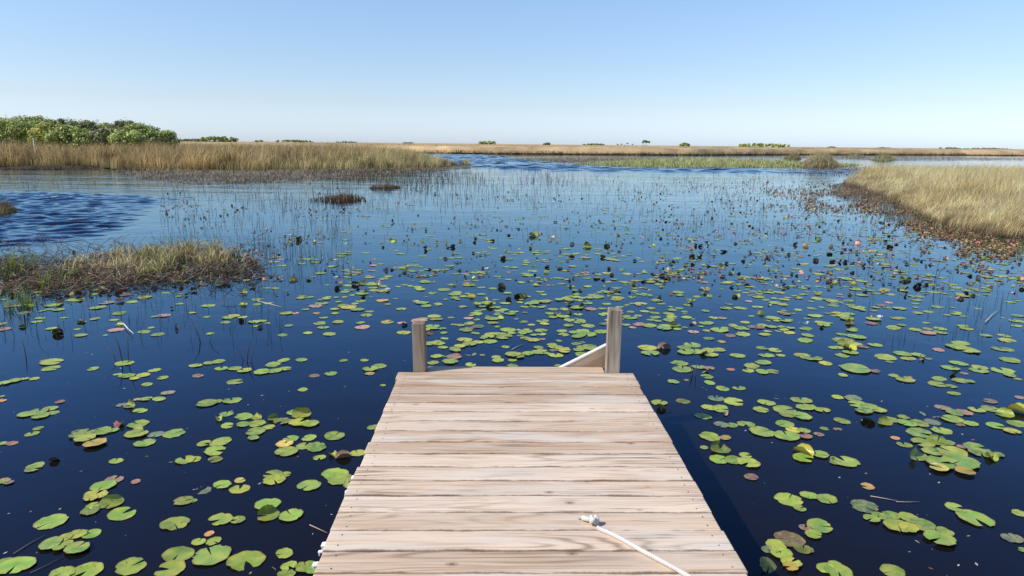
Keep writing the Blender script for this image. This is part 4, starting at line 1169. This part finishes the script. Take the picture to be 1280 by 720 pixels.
# --- labels: colour or state, place in its cluster, landmark
def label_leaves():
    ind = IND; n_ = len(ind); par = list(range(n_))
    def fd(i):
        while par[i] != i: par[i] = par[par[i]]; i = par[i]
        return i
    for i in range(n_):
        for j in range(i):
            if (ind[i]['p'] - ind[j]['p']).length < (ind[i]['r'] + ind[j]['r']) * 1.08: par[fd(i)] = fd(j)
    cl = {}
    for i in range(n_): cl.setdefault(fd(i), []).append(ind[i])
    def zone(x, y):
        row = 0 if y > 655 else 1 if y > 600 else 2 if y > 545 else 3 if y > 500 else 4 if y > 460 else 5 if y > 425 else 6 if y > 390 else 7 if y > 350 else 8
        rows = ['along the bottom edge', 'level with the rope end', 'level with mid dock', 'level with the dock\'s far half', 'level with the last planks', 'level with the post bases', 'level with the post tops', 'beyond the posts', 'in the distant water']
        xl = 495 - (y - 466) * .41 if y > 466 else 515; xr = 793 + (y - 466) * .57 if y > 466 else 775
        if y > 466:
            if x < xl:
                f = x / xl; col = 'far left' if f < .25 else 'left' if f < .5 else 'left of centre' if f < .75 else 'by the dock\'s left side'
            else:
                f = (x - xr) / (1280 - xr); col = 'by the dock\'s right side' if f < .25 else 'right of centre' if f < .5 else 'right' if f < .75 else 'far right'
        else:
            f = x / 1280; col = ['far left', 'left', 'left of the short post', 'between the posts', 'right of the tall post', 'right', 'far right'][min(6, max(0, int(f * 7)))]
            if 520 < x < 770: col = 'between the posts'
        return row, col, rows[row]
    zones = {}
    for c in cl.values():
        cx = sum(l['px'] for l in c) / len(c); cy = sum(l['py'] for l in c) / len(c)
        zones.setdefault(zone(cx, cy)[:2], []).append((cx, cy, c, zone(cx, cy)[2]))
    OR = ['first', 'second', 'third', 'fourth', 'fifth', 'sixth', 'seventh', 'eighth', 'ninth', 'tenth', 'eleventh', 'twelfth', 'thirteenth', 'fourteenth', 'fifteenth', 'sixteenth', 'seventeenth', 'eighteenth', 'nineteenth', 'twentieth']
    look = {'g': 'green', 'y': 'yellow-green', 'o': 'orange', 'p': 'dull pink', 'P': 'pink', 's': 'sunken pale', 'e': 'olive', 'c': 'olive', 'k': 'dark', 'b': 'brown'}
    stl = {'A': 'rolled-over', 'B': 'upright', 'T': 'folded'}
    seen = {}
    for (row, col), cs in zones.items():
        # every leaf of the zone in order from the left, per look
        al = sorted([l for _, _, c, _ in cs for l in c], key=lambda l: l['px'])
        size = {id(l): len(c) for _, _, c, _ in cs for l in c}
        by = {}
        for l in al: by.setdefault(look[l['code']] + (' ' + stl[l['style']] if l['style'] else ''), []).append(l)
        rowtxt = cs[0][3]
        for k_, ls in by.items():
            for i, l in enumerate(ls):
                nmn = 'lily leaf' if l['style'] else 'lily pad'
                if len(ls) == 1: t = f"only {k_} {nmn}, {rowtxt}, {col}"
                else: t = f"{k_} {nmn}, {OR[min(i, 19)]} from left, {rowtxt}, {col}"
                if size[id(l)] == 1 and len(t.split()) < 14: t = t.replace(nmn + ',', nmn + ' alone,')
                assert t not in seen, t
                seen[t] = 1
                l['o']['label'] = ' '.join(t.split()[:16])
label_leaves()

# ------------------------------------------------------------------ dead leaves drift by the right bank
def drift():
    S_ = Soup(); k = 0
    while k < 5600:
        t = random.random(); x = 950 + 325 * t ** 1.15
        yb = np.interp(x, [985, 1052, 1100, 1135, 1165, 1195, 1290], [232, 236, 250, 266, 281, 293, 302])
        y = yb + abs(random.gauss(0, 1)) * 17 - 6
        if x < 1052:
            y = 245 + random.gauss(0, 13)
            if random.random() > .15 + .85 * (x - 950) / 102: continue
        if y < 224: continue
        if mnoise.noise(Vector((x * .03, y * .09, 7))) < rnd(-.35, .25): continue
        k += 1
        p = at(x, y); r = rnd(.014, .038) * (.7 + p.y / 50)
        c = random.choice([(.20, .08, .05), (.30, .14, .08), (.14, .06, .04), (.26, .20, .07), (.36, .22, .15), (.10, .09, .03), (.22, .24, .07)])
        V, F_, C, U = curl_geo(r, 'b', random.choice('BTT'), 8)
        V = V @ np.array(Matrix.Rotation(rnd(0, 6.28), 3, 'Z')).T
        V[:, 2] *= .7
        S_.add(V + np.array((p.x, p.y, .01)), F_, np.array(c) * rnd(.8, 1.7), U)
    tag(link_mesh('dead_leaf_drift', S_.mesh('dead_leaf_drift'), M_LITTER), 'rust red drift of dead leaves in front of the right bank', 'dead leaves', kind='stuff')
    S_ = Soup()
    for _ in range(420):
        x = rnd(-20, 320); y = np.interp(x, [-20, 60, 180, 320], [345, 352, 345, 332]) + random.gauss(0, 13)
        p = at(x, y); r = rnd(.02, .06)
        c = random.choice([(.20, .10, .06), (.30, .16, .11), (.10, .10, .03), (.12, .07, .04), (.30, .28, .08), (.42, .32, .26)])
        V, F_, C, U = curl_geo(r, 'b', random.choice('BTT'), 10)
        V = V @ np.array(Matrix.Rotation(rnd(0, 6.28), 3, 'Z')).T
        S_.add(V + np.array((p.x, p.y, .01)), F_, np.array(c) * rnd(.7, 1.3), U)
    tag(link_mesh('dead_leaf_drift', S_.mesh('dead_leaf_drift'), M_LITTER), 'brown dead leaves caught in the floating mat at left', 'dead leaves', kind='stuff')
drift()

# ------------------------------------------------------------------ white water lilies
def flower(px, py, r, open_, label):
    p = at(px, py); root = empty('water_lily_flower', (p.x, p.y, .012)); tag(root, label, 'flower', 'white water lily flowers')
    S_ = Soup()
    for ring, (cnt, tilt, ln) in enumerate(((9, open_, 1.0), (8, open_ + .35, .85), (6, open_ + .65, .65))):
        for k in range(cnt):
            a = 6.283 * (k + ring * .5) / cnt + rnd(-.1, .1); V = []
            L1 = r * ln; wd = r * .28
            M = Matrix.Rotation(a, 3, 'Z') @ Matrix.Rotation(-min(1.45, tilt), 3, 'Y')
            for t_, w2 in ((0, .3), (.35, .85), (.65, 1), (.88, .6), (1, .05)):
                for s_ in (-1, 0, 1): V.append(tuple(M @ Vector((L1 * t_, s_ * wd * w2 * .5, (abs(s_) * .15 + .25 * t_ * t_) * wd))))
            Fq = [(i * 3 + j, (i + 1) * 3 + j, (i + 1) * 3 + j + 1, i * 3 + j + 1) for i in range(4) for j in range(2)]
            S_.add(V, Fq, (1, 1, 1))
    link_mesh('petals', S_.mesh('petals', True), M_PETAL, root)
    S2 = Soup()
    for k in range(22):
        a = rnd(0, 6.28); q = rnd(.02, .16) * r
        tube_pts(S2, [(math.cos(a) * q, math.sin(a) * q, .004), (math.cos(a) * q * 1.5, math.sin(a) * q * 1.5, r * .3)], .0018, (1, 1, 1), 4)
    link_mesh('stamens', S2.mesh('stamens'), M_STAMEN, root)
flower(1099, 400, .055, .75, 'bright white lily flower open beside a green pad, right side of the water')
flower(1009, 407, .04, 1.1, 'half closed white lily bud left of the brightest flower')
flower(608, 339, .06, .8, 'pale white lily flower in the middle distance beyond the left post')
flower(420, 350, .055, .9, 'small white lily flower among dark leaves left of the left post')
flower(484, 364, .05, .5, 'flattened white lily flower floating just left of the left post line')
flower(362, 297, .07, .8, 'distant white lily flower by the brown leaf clump at left')

# small white post in the left bank
p = at_dist(42.5, 181, 57); bm = bmesh.new()
box_bm(bm, (0, 0, 0), (.06, .06, 2.2), None, .008)
o = bm_obj('marker_post', bm, M_WHITE, loc=(p.x, p.y, CAM_H + (at_dist(42.5, 172.5, 57).z - CAM_H) - 1.1))
tag(o, 'slim white marker post standing in the left bank grass', 'post')

# ------------------------------------------------------------------ shrubs and trees
def tree(px0, px1, ytop, Y, tone, label, name='marsh_tree', leaf=.17, n_=3600, lobes=None, group='trees behind the left bank', stem=.4, ybase=None):
    """crown between two photo columns at distance Y, top at photo row ytop"""
    a = at_dist(px0, 178, Y); b = at_dist(px1, 178, Y); W_ = b.x - a.x; cx = (a.x + b.x) / 2
    top = at_dist((px0 + px1) / 2, ytop, Y).z
    root = empty(name, (cx, Y, 0)); tag(root, label, 'tree', group)
    L = lobes or max(5, int(W_ * 2.2)); cen = []
    zb = max(.3, top * stem)
    for k in range(L):
        fx = rnd(-1, 1) * .46; rr = (top - zb) * rnd(.08, .22)
        zt = top - (abs(fx) ** 2) * (top - zb) * .9
        cz = rnd(zb * .8, max(zb, zt - rr)); cy = rnd(-.3, .3) * W_ * .6
        if k % 2 == 0: cz = zt - rr * .9 - rnd(0, .3) * (top - zb)
        cen.append((fx * W_, cy, cz, rr * rnd(.9, 1.25), rnd(.6, 1.35)))
    cen = np.array(cen); i = RNG.integers(0, len(cen), n_)
    d = RNG.normal(0, 1, (n_, 3)); d /= np.linalg.norm(d, axis=1)[:, None]
    rad = RNG.uniform(.35, 1.45, n_) ** .6; rad[RNG.uniform(0, 1, n_) < .06] *= 1.45
    P = cen[i, :3] + d * (cen[i, 3] * rad)[:, None] * np.array((1.15, 1, .85))
    P[:, 2] = np.maximum(P[:, 2], .3)
    u = RNG.normal(0, 1, (n_, 3)); u /= np.linalg.norm(u, axis=1)[:, None]
    v = np.cross(u, d + RNG.normal(0, .5, (n_, 3))); v /= np.linalg.norm(v, axis=1)[:, None]
    u2 = np.cross(v, d); u2 /= np.linalg.norm(u2, axis=1)[:, None] + 1e-9
    s = (leaf * RNG.uniform(.5, 1.3, n_))[:, None]
    V = np.stack([P - u2 * s, P + v * s * .5, P + u2 * s, P - v * s * .5], 1).reshape(-1, 3)
    c = np.array(tone)[None] * cen[i, 4][:, None] * (1 + RNG.normal(0, .22, (n_, 1))) * (.6 + .45 * (rad[:, None] ** 3)).clip(.4, 1.15)  # leaves darken towards lobe centres: inner crown shade put into the colour
    c = np.repeat(c.clip(.005, .9), 4, 0)
    bI = np.arange(n_) * 4
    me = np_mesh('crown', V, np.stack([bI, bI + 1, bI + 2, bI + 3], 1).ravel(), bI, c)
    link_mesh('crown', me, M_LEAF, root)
    S_ = Soup()
    tube_pts(S_, [(0, 0, -.1), (rnd(-.1, .1), 0, top * .35), (rnd(-.2, .2), 0, top * .7)], [W_ * .02 + .04, W_ * .015 + .03, .02], (1, 1, 1), 7)
    for k in range(min(5, L)):
        tube_pts(S_, [(0, 0, top * .2), tuple(cen[k, :3] * .6), tuple(cen[k, :3])], [.045, .03, .015], (1, 1, 1), 5)
    link_mesh('trunk', S_.mesh('trunk', True), M_BARK, root)
LIME, MIDG, DARK, DULL, YEL = (.42, .46, .13), (.34, .38, .11), (.23, .25, .085), (.31, .31, .14), (.54, .53, .14)
T = [(-160, -60, 140, 92, MIDG, 'broad green tree partly past the left edge'),
     (-70, 10, 142, 92, DARK, 'dark topped tree rising highest at the left edge'),
     (-40, 42, 148, 82, LIME, 'bright lime shrub in front at the left edge'),
     (5, 50, 147, 92, DULL, 'dull green tree just right of the highest tree'),
     (22, 70, 147, 88, MIDG, 'mid green bush with dark centre above the white post'),
     (40, 92, 155, 80, YEL, 'yellow green bush, brightest in the left thicket'),
     (55, 105, 149.5, 92, DARK, 'olive tree with ragged top, middle of the left thicket'),
     (60, 112, 160, 76, LIME, 'low lime shrub in front of the yellow green bush'),
     (82, 130, 153, 86, DARK, 'dark grey bush with bare twigs in the left thicket'),
     (95, 150, 154, 92, LIME, 'light green tree sloping down right of the thicket middle'),
     (112, 160, 163, 78, DULL, 'low grey green shrub before the dip in the treeline'),
     (136, 180, 152.5, 90, DARK, 'dark tree standing above the dip, right of centre thicket'),
     (150, 198, 157, 86, MIDG, 'round dark green bush near the right end of thicket'),
     (140, 180, 165, 76, LIME, 'pale green low shrub below the dark right hand tree'),
     (172, 200, 160, 90, DARK, 'small dark bush falling away at the thicket end'),
     (192, 220, 165, 88, LIME, 'last light green shrub at the right end of thicket')]
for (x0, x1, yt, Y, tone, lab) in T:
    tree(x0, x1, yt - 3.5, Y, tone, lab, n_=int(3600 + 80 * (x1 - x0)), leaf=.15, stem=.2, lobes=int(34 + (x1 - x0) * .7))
G2 = 'small trees on the far horizon'
for (x0, x1, yt, Y, tone, lab) in [
    (222, 262, 173.5, 300, DARK, 'low dark treeline bush right of the left thicket'),
    (248, 296, 170.3, 260, MIDG, 'long low green bush between thicket and open prairie'),
    (318, 332, 175.2, 380, DULL, 'tiny faint bush above the left prairie'),
    (344, 392, 174.5, 380, MIDG, 'flat green hammock above the left prairie grass'),
    (420, 445, 176.4, 420, DULL, 'thin grey hammock right of the flat green one'),
    (503, 518, 177.6, 420, DULL, 'tiny hammock above the head of the channel'),
    (598, 622, 176, 330, LIME, 'small bright green bush over the middle prairie'),
    (680, 688, 178, 330, DARK, 'tiny round dark bush right of centre horizon'),
    (728, 758, 179.2, 420, DULL, 'faint flat hammock left of the pale spreading tree'),
    (850, 862, 178.4, 330, MIDG, 'small green bush right of the pale spreading tree'),
    (922, 985, 178.8, 300, LIME, 'long bright green hammock on the right horizon'),
    (1035, 1046, 183, 420, DULL, 'tiny bush right of the long bright hammock'),
    (1096, 1114, 184, 450, DULL, 'small far hammock above the right channel'),
    (1176, 1200, 183.9, 450, DULL, 'low grey hammock above the right bank'),
    (1205, 1262, 184.6, 500, DULL, 'thin long hammock at the right edge horizon')]:
    wz = (x1 - x0) / F * Y
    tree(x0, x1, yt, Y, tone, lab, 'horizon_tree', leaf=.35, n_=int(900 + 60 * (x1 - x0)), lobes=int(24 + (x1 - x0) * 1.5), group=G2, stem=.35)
tree(795, 812, 175, 260, (.20, .24, .12), 'pale flat topped spreading tree alone on the horizon', 'horizon_tree', .3, 900, 7, G2, .62)
tree(770, 792, 178, 280, (.16, .13, .10), 'bare greyish twiggy bush left of the spreading tree', 'horizon_tree', .2, 260, 9, G2, .4)

# ------------------------------------------------------------------ render settings
scene.view_settings.view_transform = 'Standard'; scene.view_settings.look = 'None'; scene.view_settings.exposure = 0
scene.render.engine = 'CYCLES'
scene.cycles.max_bounces = 6; scene.cycles.transparent_max_bounces = 8
